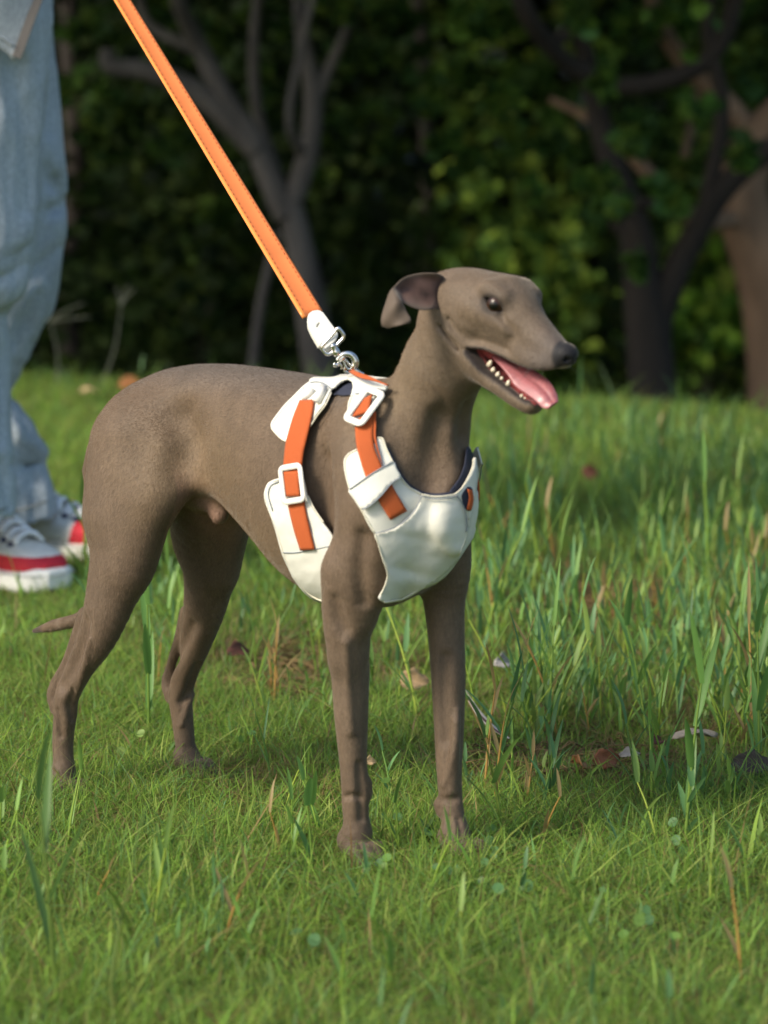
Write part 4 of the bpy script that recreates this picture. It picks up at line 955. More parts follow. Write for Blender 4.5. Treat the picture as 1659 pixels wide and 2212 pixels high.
def hand_at(c, u, v, w, s=1):
    """palm at c; u along the fingers, v across the palm, w palm normal; the fingers curl towards w"""
    c, u, v, w = map(np.array, (c, u, v, w))
    bd.chain([c - u * .02, c + u * .02, c + u * .045], [.022, .024, .020], k=.012)
    bd.cone(c + v * .022, c + u * .045 + v * .028, .012, .011, k=.012); bd.cone(c - v * .022, c + u * .042 - v * .028, .012, .011, k=.012)
    for i in range(4):
        o = (i - 1.5) * .0205; L_ = (.040, .046, .043, .034)[i]; b0 = c + u * .052 + v * o
        p1 = b0 + u * L_ * .55 + w * .012; p2 = p1 + u * L_ * .15 + w * .024; p3 = p2 - u * .018 + w * .010
        bd.chain([b0, p1, p2, p3], [.0098, .0090, .0082, .0070], k=.003, n=3)
    t0 = c - v * .026 + u * .004; bd.chain([t0, t0 - v * .020 + u * .022 + w * .012, t0 - v * .010 + u * .044 + w * .026], [.0130, .0105, .0085], k=.008, n=3)
hand_at(hand + np.array([-.02, .02, .012]), (.80, -.55, -.22), (-.25, -.05, .96), (-.45, -.8, -.2))
hand_at((.06, .19, .82), (.22, 0, -.97), (.97, 0, .22), (0, -1, 0))
BV, BF = bd.surface((-.22, -.72, .06), (.30, .36, 1.78), .0065, 2)
M_skin = M('skin', (.52, .33, .24), .5, subs=.2)
mesh('body', BV, BF, M_skin, person)
hr = Field(); hr.ell((-.012, .02, 1.655), (.108, .090, .112), k=.01); hr.cone((-.06, .02, 1.64), (-.06, .02, 1.54), .06, .045, k=.03); hr.ell((.11, .02, 1.60), (.075, .08, .072), k=.02, sub=True)
HV, HF = hr.surface((-.16, -.12, 1.46), (.14, .16, 1.80), .008, 1); mesh('hair', HV, HF, M('hair', (.02, .015, .012), .5, bump=(60, .8, .01, (1, 1, .1))), person)
M_eyeW = M('person_eye', (.7, .68, .65), .1)
for s in (-1, 1):
    bm = bmesh.new(); bmesh.ops.create_uvsphere(bm, u_segments=16, v_segments=10, radius=.0115); V = np.array([v.co[:] for v in bm.verts]); Fq = [[v.index for v in f.verts] for f in bm.faces]; bm.free()
    mesh('eye', V + np.array([.083, .02 + s * .030, 1.640]), Fq, M_eyeW, person)
# jacket: a loose shell with a zipped front whose corner hangs over the near thigh
jk = Field()
jk.loft([.905, 1.0, 1.15, 1.30, 1.40, 1.45], [.17, .175, .17, .15, .11, .07], [-.21, -.215, -.21, -.18, -.15, -.11], [.20, .205, .215, .205, .16, .09],
        frame=((0, .02, 0), ((0, 0, 1), (0, 1, 0), (1, 0, 0))), k=.03)
jk.chain([shl[0] + np.array([0, .02, -.01]), elb, hand + np.array([-.06, .09, .012])], [.080, .062, .048], k=.03)
jk.chain([shl[1] + np.array([0, -.02, -.01]), (.0, .29, 1.10), (.05, .215, .90)], [.080, .062, .048], k=.03)
KV, KF = jk.surface((-.30, -.65, .86), (.30, .45, 1.52), .0085, 1)
rr = np.array([mnoise.fractal((v[0] * 8, v[1] * 8, v[2] * 8), 1, 2, 3) for v in KV]); nrm = jk.grad(KV); nrm /= np.linalg.norm(nrm, axis=1)[:, None] + 1e-9
mesh('jacket', KV + nrm * (rr * .012)[:, None], KF, M_jack, person)
# front corner of the jacket with its zip
YJ = YN - .13
pan = [(-330, -235), (-330, 20), (-160, 60), (-60, 88), (0, 106), (20, 118), (32, 132), (44, 96), (64, 40), (86, -20), (110, -110), (125, -235)]
edge = closed(pan, 9, False); gx, gy = np.meshgrid(np.arange(-330, 125, 12), np.arange(-235, 132, 12)); g = np.stack([gx.ravel(), gy.ravel()], 1).astype(float)
g = g[inpoly(g, edge)]; g = g[np.min(np.linalg.norm(g[:, None] - edge[None], axis=2), 1) > 5]
r_ = delaunay_2d_cdt([Vector(p) for p in np.vstack([edge, g])], [(i, (i + 1) % len(edge)) for i in range(len(edge))], [], 0, 1e-6)
V2 = np.array([v[:] for v in r_[0]]); F = [tuple(f) for f in r_[2] if inpoly(V2[list(f)].mean(0)[None], edge)[0]]
jY = lambda x, y: YJ + .05 * np.clip((x + 40) / 160, 0, 1.2) ** 2 + .03 * np.clip(-(x + 100) / 230, 0, 1) ** 2 + .003 * math.sin(x * .035 + y * .012)
V = np.array([pp(x, y, jY(x, y)) for x, y in V2])
jp = sol(mesh('jacket_front', V, F, M_jack, person), .004, 0)
M_zip = M('zip_teeth', (.10, .09, .08), .5, metal=.3)
def bar(c, u, v, w, a, b, d):
    V = [c + u * a * x + v * b * y + w * d * z for x in (-1, 1) for y in (-1, 1) for z in (-1, 1)]
    return V, [(0, 1, 3, 2), (4, 6, 7, 5), (0, 4, 5, 1), (2, 3, 7, 6), (0, 2, 6, 4), (1, 5, 7, 3)]
zl = spline([(36, 122), (46, 96), (66, 40), (88, -20), (112, -110), (127, -235)], 80); teeth = []
zp = np.array([pp(x, y, jY(x, y) - .003) for x, y in zl])
for i in range(0, 79):
    t = zp[i + 1] - zp[i]; t /= np.linalg.norm(t); v = np.cross(t, [0, 1, 0]); v /= np.linalg.norm(v); teeth.append(bar(zp[i], v, t, np.cross(v, t), .0060, .0014, .0020))
mesh('zipper', *merge(teeth), M_zip, person, smooth=False)
tp = np.array([pp(x - 12, y, jY(x, y) - .0028) for x, y in zl])
mesh('zip_seam', *tube_data(tp, .0022, 6), M_jack, person)
mesh('hem_ridge', *merge([tube_data([pp(x, y - 26, jY(x, y) - .003) for x, y in spline([(-330, 20), (-160, 60), (-60, 88), (0, 106), (28, 124)], 30)], .0018, 6)]), M_jack, person)
# sneakers
M_shoe = M('sneaker_upper', rough=.75, attr=True, noise=(90, .92, 1.05), bump=(600, .2, .0006))
M_sole = M('sneaker_sole', (.80, .79, .75), .55, noise=(60, .9, 1.03)); M_lace = M('laces', (.84, .84, .86), .8); M_navy = M('eyelet', (.02, .03, .10), .5)
def sneaker(tip, ang, near):
    """tip = world point of the toe on the ground; ang = heading"""
    u = np.array([math.cos(ang), math.sin(ang), 0]); v = np.array([-u[1], u[0], 0]); L_ = .285
    o = np.array([tip[0], tip[1], .004]) - u * L_ - PO; FR = (o, np.array([u, v, [0, 0, 1.0]]))
    W = lambda p: o + np.asarray(p, float) @ FR[1]
    e = bpy.data.objects.new('sneaker', None); e.empty_display_size = .05; link(e, person)
    s_ = Field(); s_.loft([.002, .02, .08, .15, .21, .25, .272, .284], [.034, .034, .033, .031, .031, .034, .040, .034], [0, 0, 0, 0, 0, 0, .002, .010], [.022, .036, .038, .039, .049, .046, .034, .014], frame=FR, k=.004, pw=5)
    V, F = s_.surface(W((.14, 0, .06)) - .17, W((.14, 0, .06)) + .17, .0030, 2)
    mesh('sole', V, F, M_sole, e)
    up = Field(); up.loft([.008, .03, .07, .11, .15, .19, .23, .26, .276], [.100, .108, .100, .098, .088, .070, .062, .054, .042], [.02] * 9, [.020, .032, .033, .034, .038, .042, .042, .034, .018], frame=FR, k=.004, pw=2.6)
    up.chain([W((.030, 0, .085)), W((.075, 0, .088)), W((.098, 0, .092))], [.026, .028, .022], k=.008, sub=True)
    V, F = up.surface(W((.14, 0, .06)) - .17, W((.14, 0, .06)) + .17, .0021, 2)
    q = (V - o) @ FR[1].T; mg = (q[:, 0] > .05) & (q[:, 2] < .0520) if near else (q[:, 0] > .203 + (q[:, 2] - .04) * .25)
    vamp = (np.abs(q[:, 1]) < .030) & (q[:, 0] > .15) & ~mg
    cols = np.where(mg[:, None], (.52, .018, .035), np.where(vamp[:, None], (.74, .72, .66), np.where((q[:, 0] > .09)[:, None], (.62, .62, .59), (.66, .66, .64))))
    mesh('upper', V, F, M_shoe, e, cols=cols)
    parts = []; eyl = []
    for k in range(6):
        x = .118 + k * .0175; z = np.interp(x, [.07, .11, .15, .19, .23], [.108, .106, .097, .080, .071]); hw_ = .024
        a, b = W((x, -hw_, z - .010)), W((x + .008, hw_, z - .010)); c = W((x + .004, 0, z + .0035))
        P = spline([a, W((x + .001, -hw_ * .55, z)), c, W((x + .007, hw_ * .55, z)), b], 14)
        parts.append(tube_data(P, .0052, 8, flat=((0, 0, 1), .55)))
        P2 = spline([W((x + .008, -hw_, z - .010)), W((x + .006, -hw_ * .5, z + .001)), W((x + .002, hw_ * .5, z + .003)), W((x - .004, hw_, z - .008))], 14); parts.append(tube_data(P2, .0048, 8, flat=((0, 0, 1), .55)))
        for s in (-1, 1): eyl.append(tube_data([W((x + .002, s * (hw_ + .001), z - .012)), W((x + .002, s * (hw_ + .0045), z - .010))], .0042, 10))
    k0 = W((.098, 0, .106)); 
    for s in (-1, 1): parts.append(tube_data(spline([k0, k0 + v * s * .020 + np.array([0, 0, .008]), k0 + v * s * .038 - np.array([0, 0, .004]) + u * .010, k0 + v * s * .020 - np.array([0, 0, .002]) + u * .012, k0], 20), .0036, 8))
    [mesh('lace', *q, M_lace, e) for q in parts]; [mesh('eyelet', *q, M_navy, e) for q in eyl]
    mesh('sole_line', *tube_data([W((x, y, .0285)) for x, y in [(.02, -.0375), (.08, -.0395), (.15, -.0405), (.21, -.0505), (.25, -.0475), (.272, -.0355), (.285, -.012), (.285, .012), (.272, .0355), (.25, .0475), (.21, .0505), (.15, .0405), (.08, .0395)]], .0008, 5), M('sole_groove', (.45, .44, .42), .7) if 'sole_groove' not in bpy.data.materials else bpy.data.materials['sole_groove'], e)
tn = ground_at(128, 1292); sneaker(tn, R(-48), True)
tf = ground_at(284, 1220); sneaker(tf, R(-16), False)
# ============================================================ GRASS
def leafmat(name, rough=.5, tr=.35, spec=.3):
    return M(name, rough=rough, attr=True, trans=tr, spec=spec)
M_grass = leafmat('grass_blades', .6, .55); M_weed = leafmat('weed_blades', .45, .42, .35)
def vnoise(x, y, s, seed=0.0):
    """cheap smooth noise from rotated sines, -1..1"""
    r = 0; a = 1; t = 0
    for k in range(4):
        c = math.cos(1.3 * k + seed); d = math.sin(1.3 * k + seed); u = (x * c + y * d) * s; v = (-x * d + y * c) * s
        r = r + a * np.sin(u + 1.7 * np.sin(v * .7 + k + seed)) * np.cos(v + 1.3 * np.sin(u * .6 + seed)); t += a; a *= .6; s *= 2.07
    return r / t
def blades(name, X, Y, H_, W, lean, ang, curl, cols, seg=3, mat=None, cross=0.0, root=None, parent=None, zoff=0):
    """vectorised curved tapering blades in one mesh; lean = horizontal reach / height, ang = direction"""
    n = len(X); Z = height(X, Y) + zoff; dx, dy = np.cos(ang), np.sin(ang)
    tw = rng.uniform(-1.2, 1.2, n); px_, py_ = np.cos(ang + math.pi / 2 + tw), np.sin(ang + math.pi / 2 + tw)
    lv = []; 
    for k in range(seg + 1):
        t = k / seg; reach = H_ * lean * (t + curl * t * t); hgt = H_ * t * (1 - .35 * np.clip(curl * lean, 0, 1.6) * t * t)
        wd = W * (0.5 * (1 - t) ** .6 if k < seg else .02) * (1 if k else .8)
        c = np.stack([X + dx * reach, Y + dy * reach, Z + hgt], 1); s = np.stack([px_ * wd, py_ * wd, 0 * wd], 1); lv += [c - s, c + s]
    V = np.stack(lv, 1); m = 2 * (seg + 1); b = (np.arange(n) * m)[:, None]
    F = np.concatenate([b + np.array([2 * k, 2 * k + 1, 2 * k + 3, 2 * k + 2])[None] for k in range(seg)], 0)
    CO = np.repeat(cols[:, None, :], m, 1).copy()
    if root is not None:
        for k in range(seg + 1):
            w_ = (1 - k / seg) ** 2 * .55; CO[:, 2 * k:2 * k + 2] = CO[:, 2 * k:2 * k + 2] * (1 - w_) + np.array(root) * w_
    return mesh(name, V.reshape(-1, 3), F, mat or M_grass, parent, smooth=False, cols=CO.reshape(-1, 3))
def scatter(n, y0, y1, mar, pw=1.0):
    Y = y0 + (y1 - y0) * rng.random(int(n * 1.3)) ** pw; hwid = .142 * Y + mar; wmax = .142 * y1 + mar
    k = rng.random(len(Y)) < hwid / wmax; Y = Y[k][:n]; X = (rng.random(len(Y)) * 2 - 1) * (.142 * Y + mar); return X, Y
GR = np.array([[.200, .350, .055], [.250, .400, .060], [.135, .275, .085], [.320, .410, .095], [.165, .325, .050]])
def turf(name, n, y0, y1, mar, h, w_, seed, pw=1.0):
    X, Y = scatter(n, y0, y1, mar, pw); n = len(X)
    ln = vnoise(X, Y, 2.6, 1.0); fn = vnoise(X, Y, 13.0, 4.0)
    keep = rng.random(n) < .80 + .25 * fn + .12 * ln; X, Y, ln, fn = X[keep], Y[keep], ln[keep], fn[keep]; n = len(X)
    c = GR[rng.integers(0, 5, n)] * (1 + .22 * rng.standard_normal((n, 1))).clip(.5, 1.7)
    c = c * (1 + .18 * ln[:, None] * np.array([1.2, .8, .4])); k = rng.random(n)
    straw = k < .085 + .07 * np.clip(-fn, 0, 1) + .07 * np.clip(-ln - .1, 0, 1); c[straw] = np.array([.34, .25, .105]) * rng.uniform(.5, 1.15, (straw.sum(), 1))
    br = (k > .985); c[br] = np.array([.15, .085, .035])
    # worn patches with cut straw, where the photograph shows them
    for (px_, py_, rx, ry, s) in ((1300, 1300, .14, .26, .75), (1180, 1420, .12, .16, .5), (1450, 1560, .14, .14, .5), (640, 1445, .12, .18, .6), (1250, 1660, .16, .12, .35), (560, 1690, .06, .07, .45), (860, 1470, .06, .10, .3), (310, 1400, .10, .10, .25)):
        g = ground_at(px_, py_); q = np.exp(-((X - g[0]) / rx) ** 2 - ((Y - g[1]) / ry) ** 2); st2 = rng.random(n) < q * s
        c[st2] = np.array([.33, .24, .13]) * rng.uniform(.45, 1.1, (st2.sum(), 1))
    wear = np.zeros(n)
    for (px_, py_, rx, ry) in ((1300, 1320, .16, .30), (640, 1455, .12, .18), (1270, 1660, .30, .10), (560, 1690, .05, .06), (900, 1480, .07, .10), (1060, 1560, .07, .14)):
        g = ground_at(px_, py_); wear = np.maximum(wear, np.exp(-((X - g[0]) / rx) ** 2 - ((Y - g[1]) / ry) ** 2))
    H_ = (1 - .55 * wear) * h * rng.lognormal(0, .33, n) * (1 + .45 * fn + .30 * ln).clip(.3, 2)
    lean = rng.gamma(2.0, .30, n); lean[straw] *= 2.0
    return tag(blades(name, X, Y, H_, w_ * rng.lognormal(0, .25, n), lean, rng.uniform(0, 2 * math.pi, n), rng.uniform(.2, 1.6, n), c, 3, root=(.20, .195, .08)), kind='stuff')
Q = 1.0
turf('short_grass', int(380000 * Q), 1.45, 3.3, .68, .0230, .00150, 1)
turf('short_grass', int(250000 * Q), 3.2, 5.0, .72, .0240, .0021, 2)
turf('short_grass', int(150000 * Q), 4.9, 7.4, .80, .027, .0032, 3)
turf('short_grass', int(130000 * Q), .2, 9, 2.4, .026, .0036, 4)
# ---- broader weedy grass: upright shoots with a stem and alternate lance-shaped leaves
def shoot_parts(base, h, lean, ang, nl, lw, seed, fold=1.0):
    """returns stem tube and leaf blades of one shoot"""
    r = random.Random(seed); base = np.array(base, float); d = np.array([math.cos(ang), math.sin(ang), 0]); up = np.array([0, 0, 1.0])
    f = lambda t: base + up * h * t * (1 - .12 * lean * t) + d * h * lean * (t * .4 + t * t * .6)
    st = [f(t) for t in np.linspace(0, .78, 6)]; V, F = tube_data(st, np.linspace(.0017, .0008, 6) * (h / .14) ** .4, 5, cap=False); LV = []; LF = []
    for k in range(nl):
        t0 = .18 + .60 * k / max(nl - 1, 1); p = f(t0); a = ang + math.pi * k + r.uniform(-.7, .7); ld = np.array([math.cos(a), math.sin(a), 0]); L_ = h * r.uniform(.38, .62) * (1 - .15 * k / nl) * fold
        rise = r.uniform(1.3, 2.6) if k < nl - 1 else r.uniform(3, 7); dr = ld + up * rise; dr /= np.linalg.norm(dr); sd = np.cross(dr, up); sd /= np.linalg.norm(sd) + 1e-9
        nrm = np.cross(sd, dr); b = len(LV); m = 7; dp = r.uniform(.05, .45)
        for i in range(m):
            t = i / (m - 1); c = p + dr * L_ * t - up * L_ * dp * t * t * .5 + ld * L_ * dp * t * t * .3; w_ = lw * (math.sin(math.pi * min(1, (t * .88 + .12)) ** .75) ** .8 * .5 + .02) * (0.05 if i == m - 1 else 1)
            LV += [c - sd * w_ + nrm * w_ * .3, c, c + sd * w_ + nrm * w_ * .3]
        for i in range(m - 1): LF += [(b + 3 * i, b + 3 * i + 1, b + 3 * i + 4, b + 3 * i + 3), (b + 3 * i + 1, b + 3 * i + 2, b + 3 * i + 5, b + 3 * i + 4)]
    return (V, F), (LV, LF)
WC = np.array([[.140, .270, .060], [.175, .310, .065], [.100, .215, .080], [.230, .345, .085], [.125, .260, .095]])
def weeds(n, gen):
    AV, AF, AC = [], [], []; b = 0
    for i in range(n):
        x, y, h, lw = gen(i); z = float(height(x, y)); (sv, sf), (lv, lf) = shoot_parts((x, y, z), h, random.uniform(.05, .55), random.uniform(0, 6.28), random.choice((2, 3, 3, 4)), lw, i * 7 + 3)
        c = WC[random.randrange(5)] * random.uniform(.75, 1.3)
        if random.random() < .05: c = np.array([.32, .24, .10])
        for V, F, k in ((sv, sf, (1.5, 1.25, .9)), (lv, lf, (1, 1, 1))):
            AV += list(V); AF += [tuple(q + b for q in f) for f in F]; AC += [c * k] * len(V); b += len(V)
    return AV, AF, AC
def zone(i):
    while True:
        r = random.random()
        if r < .62: x = random.uniform(1010, 1760); y = random.uniform(960, 1760)
        elif r < .78: x = random.uniform(1000, 1760); y = random.uniform(960, 1120)
        elif r < .92: x = random.uniform(330, 1100); y = random.uniform(1130, 1560)
        else: x = random.uniform(-120, 1760); y = random.uniform(880, 2350)
        if ((x - 1290) / 150) ** 2 + ((y - 1330) / 60) ** 2 < 1 and random.random() < .8: continue
        if ((x - 1250) / 330) ** 2 + ((y - 1680) / 50) ** 2 < 1 and random.random() < .6: continue
        if ((x - 640) / 170) ** 2 + ((y - 1470) / 60) ** 2 < 1 and random.random() < .7: continue
        if any(abs(x - a) < w_ and b - 10 < y < b + 130 for a, b, w_ in ((1050, 1500, 70), (1085, 1432, 40), (895, 1472, 45), (1280, 1640, 80), (1500, 1590, 60), (1360, 1625, 40), (1275, 1022, 35), (515, 1408, 40), (1630, 1650, 45))) and random.random() < .93: continue
        g = ground_at(x, y)
        if vnoise(g[0], g[1], 5.0, 2.0) + random.uniform(-.5, .7) < -.15: continue
        if abs(x - 240) < 260 and 1500 < y < 1750: continue
        k = 1.0 if r < .8 else .75
        return g[0] + random.gauss(0, .01), g[1], random.lognormvariate(math.log(.080 * k * (1 if y > 1080 else .75)), .36), random.uniform(.0025, .0056) * (1.1 if r < .62 else .9)
AV, AF, AC = weeds(int(1750 * min(1, Q * 2)), zone)
tag(mesh('weedy_grass', AV, AF, M_weed, cols=AC, smooth=True), kind='stuff')
def zone2(i):
    x = random.uniform(-2.4, 2.8); y = random.uniform(1.0, 7.6)
    return x, y, random.lognormvariate(math.log(.07), .35), random.uniform(.004, .007)
AV, AF, AC = weeds(int(260 * min(1, Q * 2)), zone2)
tag(mesh('weedy_grass', AV, AF, M_weed, cols=AC, smooth=True), kind='stuff')
# lawn-edge fringe: longer blades standing against the dark wood
n = int(2600 * min(1, Q * 2)); X = rng.uniform(-1.9, 2.3, n); Y = 6.32 + .06 * np.sin(X * 1.7 + 1) - .50 * np.clip(X, -1.2, 1.6) + rng.normal(0, .18, n)
cl = vnoise(X, Y, 6, 3) ; kk = rng.random(n) < .45 + .5 * cl; X, Y = X[kk], Y[kk]; n = len(X)
c = WC[rng.integers(0, 5, n)] * rng.uniform(.6, 1.2, (n, 1))
tag(blades('edge_grass', X, Y, rng.lognormal(math.log(.050), .42, n), rng.uniform(.003, .007, n), rng.gamma(1.6, .3, n), rng.uniform(0, 6.28, n), rng.uniform(.1, 1.0, n), c, 4, mat=M_weed), kind='stuff')
# long dry stems lying in the turf
parts = []
for i in range(640):
    x = random.uniform(-40, 1700); y = random.uniform(950, 2200) if random.random() < .4 else random.uniform(1150, 1750)
    if i % 3 == 0: x, y = random.choice(((1290, 1310), (1290, 1330), (640, 1460), (1250, 1660), (900, 1430))); x += random.gauss(0, 110); y += random.gauss(0, 32); g = ground_at(x, y); a = random.uniform(0, 6.28); L_ = random.uniform(.03, .11)
    d = np.array([math.cos(a), math.sin(a), 0]); nn = np.array([-d[1], d[0], 0]); b = random.uniform(-.25, .25)
    P = [g + d * L_ * t + nn * L_ * b * t * t + np.array([0, 0, .006 + .014 * math.sin(3.1 * t) * random.random()]) for t in np.linspace(0, 1, 5)]
    parts.append(tube_data(P, random.uniform(.0005, .0011), 4, cap=False))
V, F = merge(parts); cc = np.repeat([np.array([.36, .25, .12]) * random.uniform(.5, 1.1) for _ in range(640)], 20, axis=0)
tag(mesh('dry_stems', V, F, M_grass, cols=cc), kind='stuff')
# small round-leaved ground plants
LV, LF, LC = [], [], []
def round_leaf(c, r, tilt, az, col):
    b = len(LV); m = 10; ax = np.array([math.cos(az), math.sin(az), 0]); ay = np.array([-math.sin(az) * math.cos(tilt), math.cos(az) * math.cos(tilt), math.sin(tilt)])
    LV.append(c - np.cross(ax, ay) * r * .12)
    for k in range(m): a = 2 * math.pi * k / m; rr_ = r * (1 - .22 * max(0, math.cos(a)) ** 6); LV.append(c + ax * rr_ * math.cos(a) + ay * rr_ * math.sin(a))
    for k in range(m): LF.append((b, b + 1 + k, b + 1 + (k + 1) % m))
    LC.extend([col] * (m + 1))
for (x, y, n_, sp_) in ((830, 1880, 5, 22), (1045, 1790, 6, 28), (1085, 1850, 5, 22), (820, 1745, 5, 30), (1010, 1890, 5, 30), (530, 1580, 3, 14), (285, 1600, 4, 22), (250, 1700, 4, 25), (1400, 1990, 5, 30), (1460, 1800, 5, 40), (1300, 1930, 4, 30), (690, 2010, 3, 30), (1090, 1900, 5, 26), (900, 1860, 6, 40)):
    for k in range(n_):
        g = ground_at(x + random.gauss(0, sp_), y + random.gauss(0, sp_ * .7), random.uniform(.010, .028)); round_leaf(g, random.uniform(.0032, .0058), random.uniform(.3, 1.3), random.uniform(-.8, .8), WC[random.randrange(5)] * random.uniform(.7, 1.1))
tag(mesh('round_leaf_weed', LV, LF, M_weed, cols=LC), kind='stuff')
# ---- distinctive single shoots
def shoot(x, y, h, lean, ang, nl, lw, seed, label, col=(.12, .25, .06), fold=1.0):
    g = ground_at(x, y); e = empty('grass_shoot', g, 0, label, 'grass shoot', 'tall single grass shoots')
    (sv, sf), (lv, lf) = shoot_parts((0, 0, 0), h, lean, ang, nl, lw, seed, fold)
    mesh('stem', sv, sf, M_weed, e, cols=[np.array(col) * (1.5, 1.2, .9)] * len(sv))
    n_ = 21
    for k in range(nl): mesh('leaf', lv[k * n_:(k + 1) * n_], [tuple(i - k * n_ for i in f) for f in lf[k * 12:(k + 1) * 12]], M_weed, e, cols=[np.array(col) * random.uniform(.85, 1.15)] * n_)
shoot(322, 1600, .19, .02, 1.6, 4, .0085, 11, 'tall upright grass shoot with a bent lower leaf between the dog\'s hind legs')
shoot(676, 1900, .085, .10, 2.6, 2, .0075, 12, 'short grass shoot just left of the dog\'s near front paw')
shoot(905, 1850, .080, .35, .5, 2, .0085, 13, 'pale grass shoot leaning right between the dog\'s two front paws', (.15, .24, .07))
shoot(1395, 1600, .16, .25, 2.4, 4, .0075, 14, 'broad-bladed grass shoot with wide leaves in the right half of the lawn')
shoot(1480, 1840, .20, .12, .6, 4, .0075, 15, 'tall grass shoot with a pale thick stem near the right edge of the lawn')
shoot(1640, 1700, .20, .10, 1.8, 4, .0080, 16, 'tallest dark green grass shoot at the right edge of the picture')
shoot(120, 2170, .20, .15, 2.2, 4, .0065, 17, 'blurred tall grass shoot in the bottom left foreground', (.10, .19, .05))
shoot(235, 2200, .15, .2, .4, 3, .0065, 18, 'blurred short-leaved grass shoot right of the one in the bottom left corner', (.12, .21, .07))
shoot(180, 1235, .13, .12, 1.0, 3, .0085, 19, 'grass shoot standing right behind the dog\'s near hind leg beside the sneaker')
shoot(1090, 1850, .14, .22, 2.7, 3, .0100, 20, 'grass shoot leaning left beside the dog\'s far front paw', (.12, .22, .05))
# ============================================================ TREES AND WOODLAND
M_leaf = leafmat('tree_leaves', .75, .40, .15); 
M_bark = M('grey_bark', (.085, .076, .070), .9, noise=(9, .55, 1.3, (1, 1, .35)), bump=(40, .8, .01, (1, 1, .3)))
M_barkd = M('dark_bark', (.015, .011, .008), .9, noise=(9, .6, 1.3, (1, 1, .35)), bump=(40, .8, .01, (1, 1, .3)))
M_barkb = M('brown_bark', (.21, .135, .085), .9, noise=(8, .55, 1.3, (1, 1, .35)), bump=(40, .8, .01, (1, 1, .3)))
LCOL = np.array([[.062, .125, .022], [.085, .150, .025], [.115, .175, .030], [.040, .090, .022], [.055, .112, .036]])
def leaves(P, size, cols, name, parent=None, mat=None, flat=.3):
    """one folded six-point leaf at every position of P, in one mesh"""
    n = len(P); a = rng.uniform(0, 2 * math.pi, n); el = rng.normal(-.35, .5, n)
    d = np.stack([np.cos(a) * np.cos(el), np.sin(a) * np.cos(el), np.sin(el)], 1); r = rng.standard_normal((n, 3)); s = np.cross(d, r); s /= np.linalg.norm(s, axis=1)[:, None]; nn = np.cross(s, d)
    L_ = (size * rng.lognormal(0, .25, n))[:, None]; W = L_ * .32
    V = np.stack([P - d * L_ * .5, P - d * L_ * .1 + s * W + nn * W * flat, P + d * L_ * .25 + s * W * .8 + nn * W * flat, P + d * L_ * .5 - nn * L_ * .08, P + d * L_ * .25 - s * W * .8 + nn * W * flat, P - d * L_ * .1 - s * W + nn * W * flat], 1)
    b = (np.arange(n) * 6)[:, None]; F = np.concatenate([b + np.array([[0, 1, 2, 3]]), b + np.array([[0, 3, 4, 5]])], 0)
    return mesh(name, V.reshape(-1, 3), F, mat or M_leaf, parent, smooth=False, cols=np.repeat(cols, 6, 0))
def clump_points(clumps, dens):
    """clumps: (x, y, z, r, weight): twig-sized sprays inside a blob, uneven"""
    out = []; br = []
    for (x, y, z, r, w_) in clumps:
        k = max(3, int(9 * w_ * (r / .4) ** 2)); 
        for _ in range(k):
            v = rng.standard_normal(3); v /= np.linalg.norm(v); c = np.array([x, y, z]) + v * r * rng.random() ** .4 * np.array([1, 1, .75]); m = int(dens * rng.uniform(.4, 1.4)); ax = rng.standard_normal(3); ax /= np.linalg.norm(ax)
            t = rng.uniform(-1, 1, m)[:, None]; out.append(c + ax * t * r * .35 + rng.standard_normal((m, 3)) * r * .12); br.append(rng.uniform(.6, 1.35))
            out[-1] = np.hstack([out[-1], np.full((m, 1), br[-1])])
    return np.vstack(out)
def pxc(lst, Y): return [(*at(x, y, Y + dy), r / (FPX / (Y + dy)), w_) for x, y, dy, r, w_ in lst]
def tree(name, label, cat, limbs, clumps, bark, loc, leaf=.055, dens=26, tint=(1, 1, 1), group='trees at the edge of the wood'):
    loc = np.array(loc, float); e = empty(name, loc, 0, label, cat, group)
    parts = []
    for pts, r0, r1 in limbs:
        if pts[0][2] < .3: p_ = np.array(pts[0], float); p_[2] = min(float(height(p_[0], p_[1])) - .08, p_[2] - .05); pts = [p_] + list(pts); r0 = r0 * 1.15
        n = max(8, len(pts) * 6); P = spline(np.array(pts), n) - loc; rr_ = np.linspace(r0, r1, n) * (1 + .10 * np.array([mnoise.noise((p[0] * 6, p[1] * 6, p[2] * 6)) for p in P])); parts.append(tube_data(P, rr_, 12))
    mesh('trunk', *merge(parts), bark, e)
    CP = clump_points(clumps, dens); n = len(CP); c = LCOL[rng.integers(0, 5, n)] * (CP[:, 3:4]) * rng.uniform(.75, 1.3, (n, 1)) * np.array(tint)
    leaves(CP[:, :3] - loc, leaf, c, 'crown', e); return e
def crown_blob(cx, cy, cz, rx, ry, rz, n, r=.55, w_=1.0):
    out = []
    for _ in range(n):
        v = rng.standard_normal(3); v /= np.linalg.norm(v); k = rng.random() ** .35; out.append((cx + v[0] * rx * k, cy + v[1] * ry * k, cz + v[2] * rz * k, r * rng.uniform(.7, 1.3), w_))
    return out
LM = lambda Y, *p: [at(x, y, Y + (q[0] if q else 0)) for x, y, *q in p]
SCL = lambda Y: Y / FPX
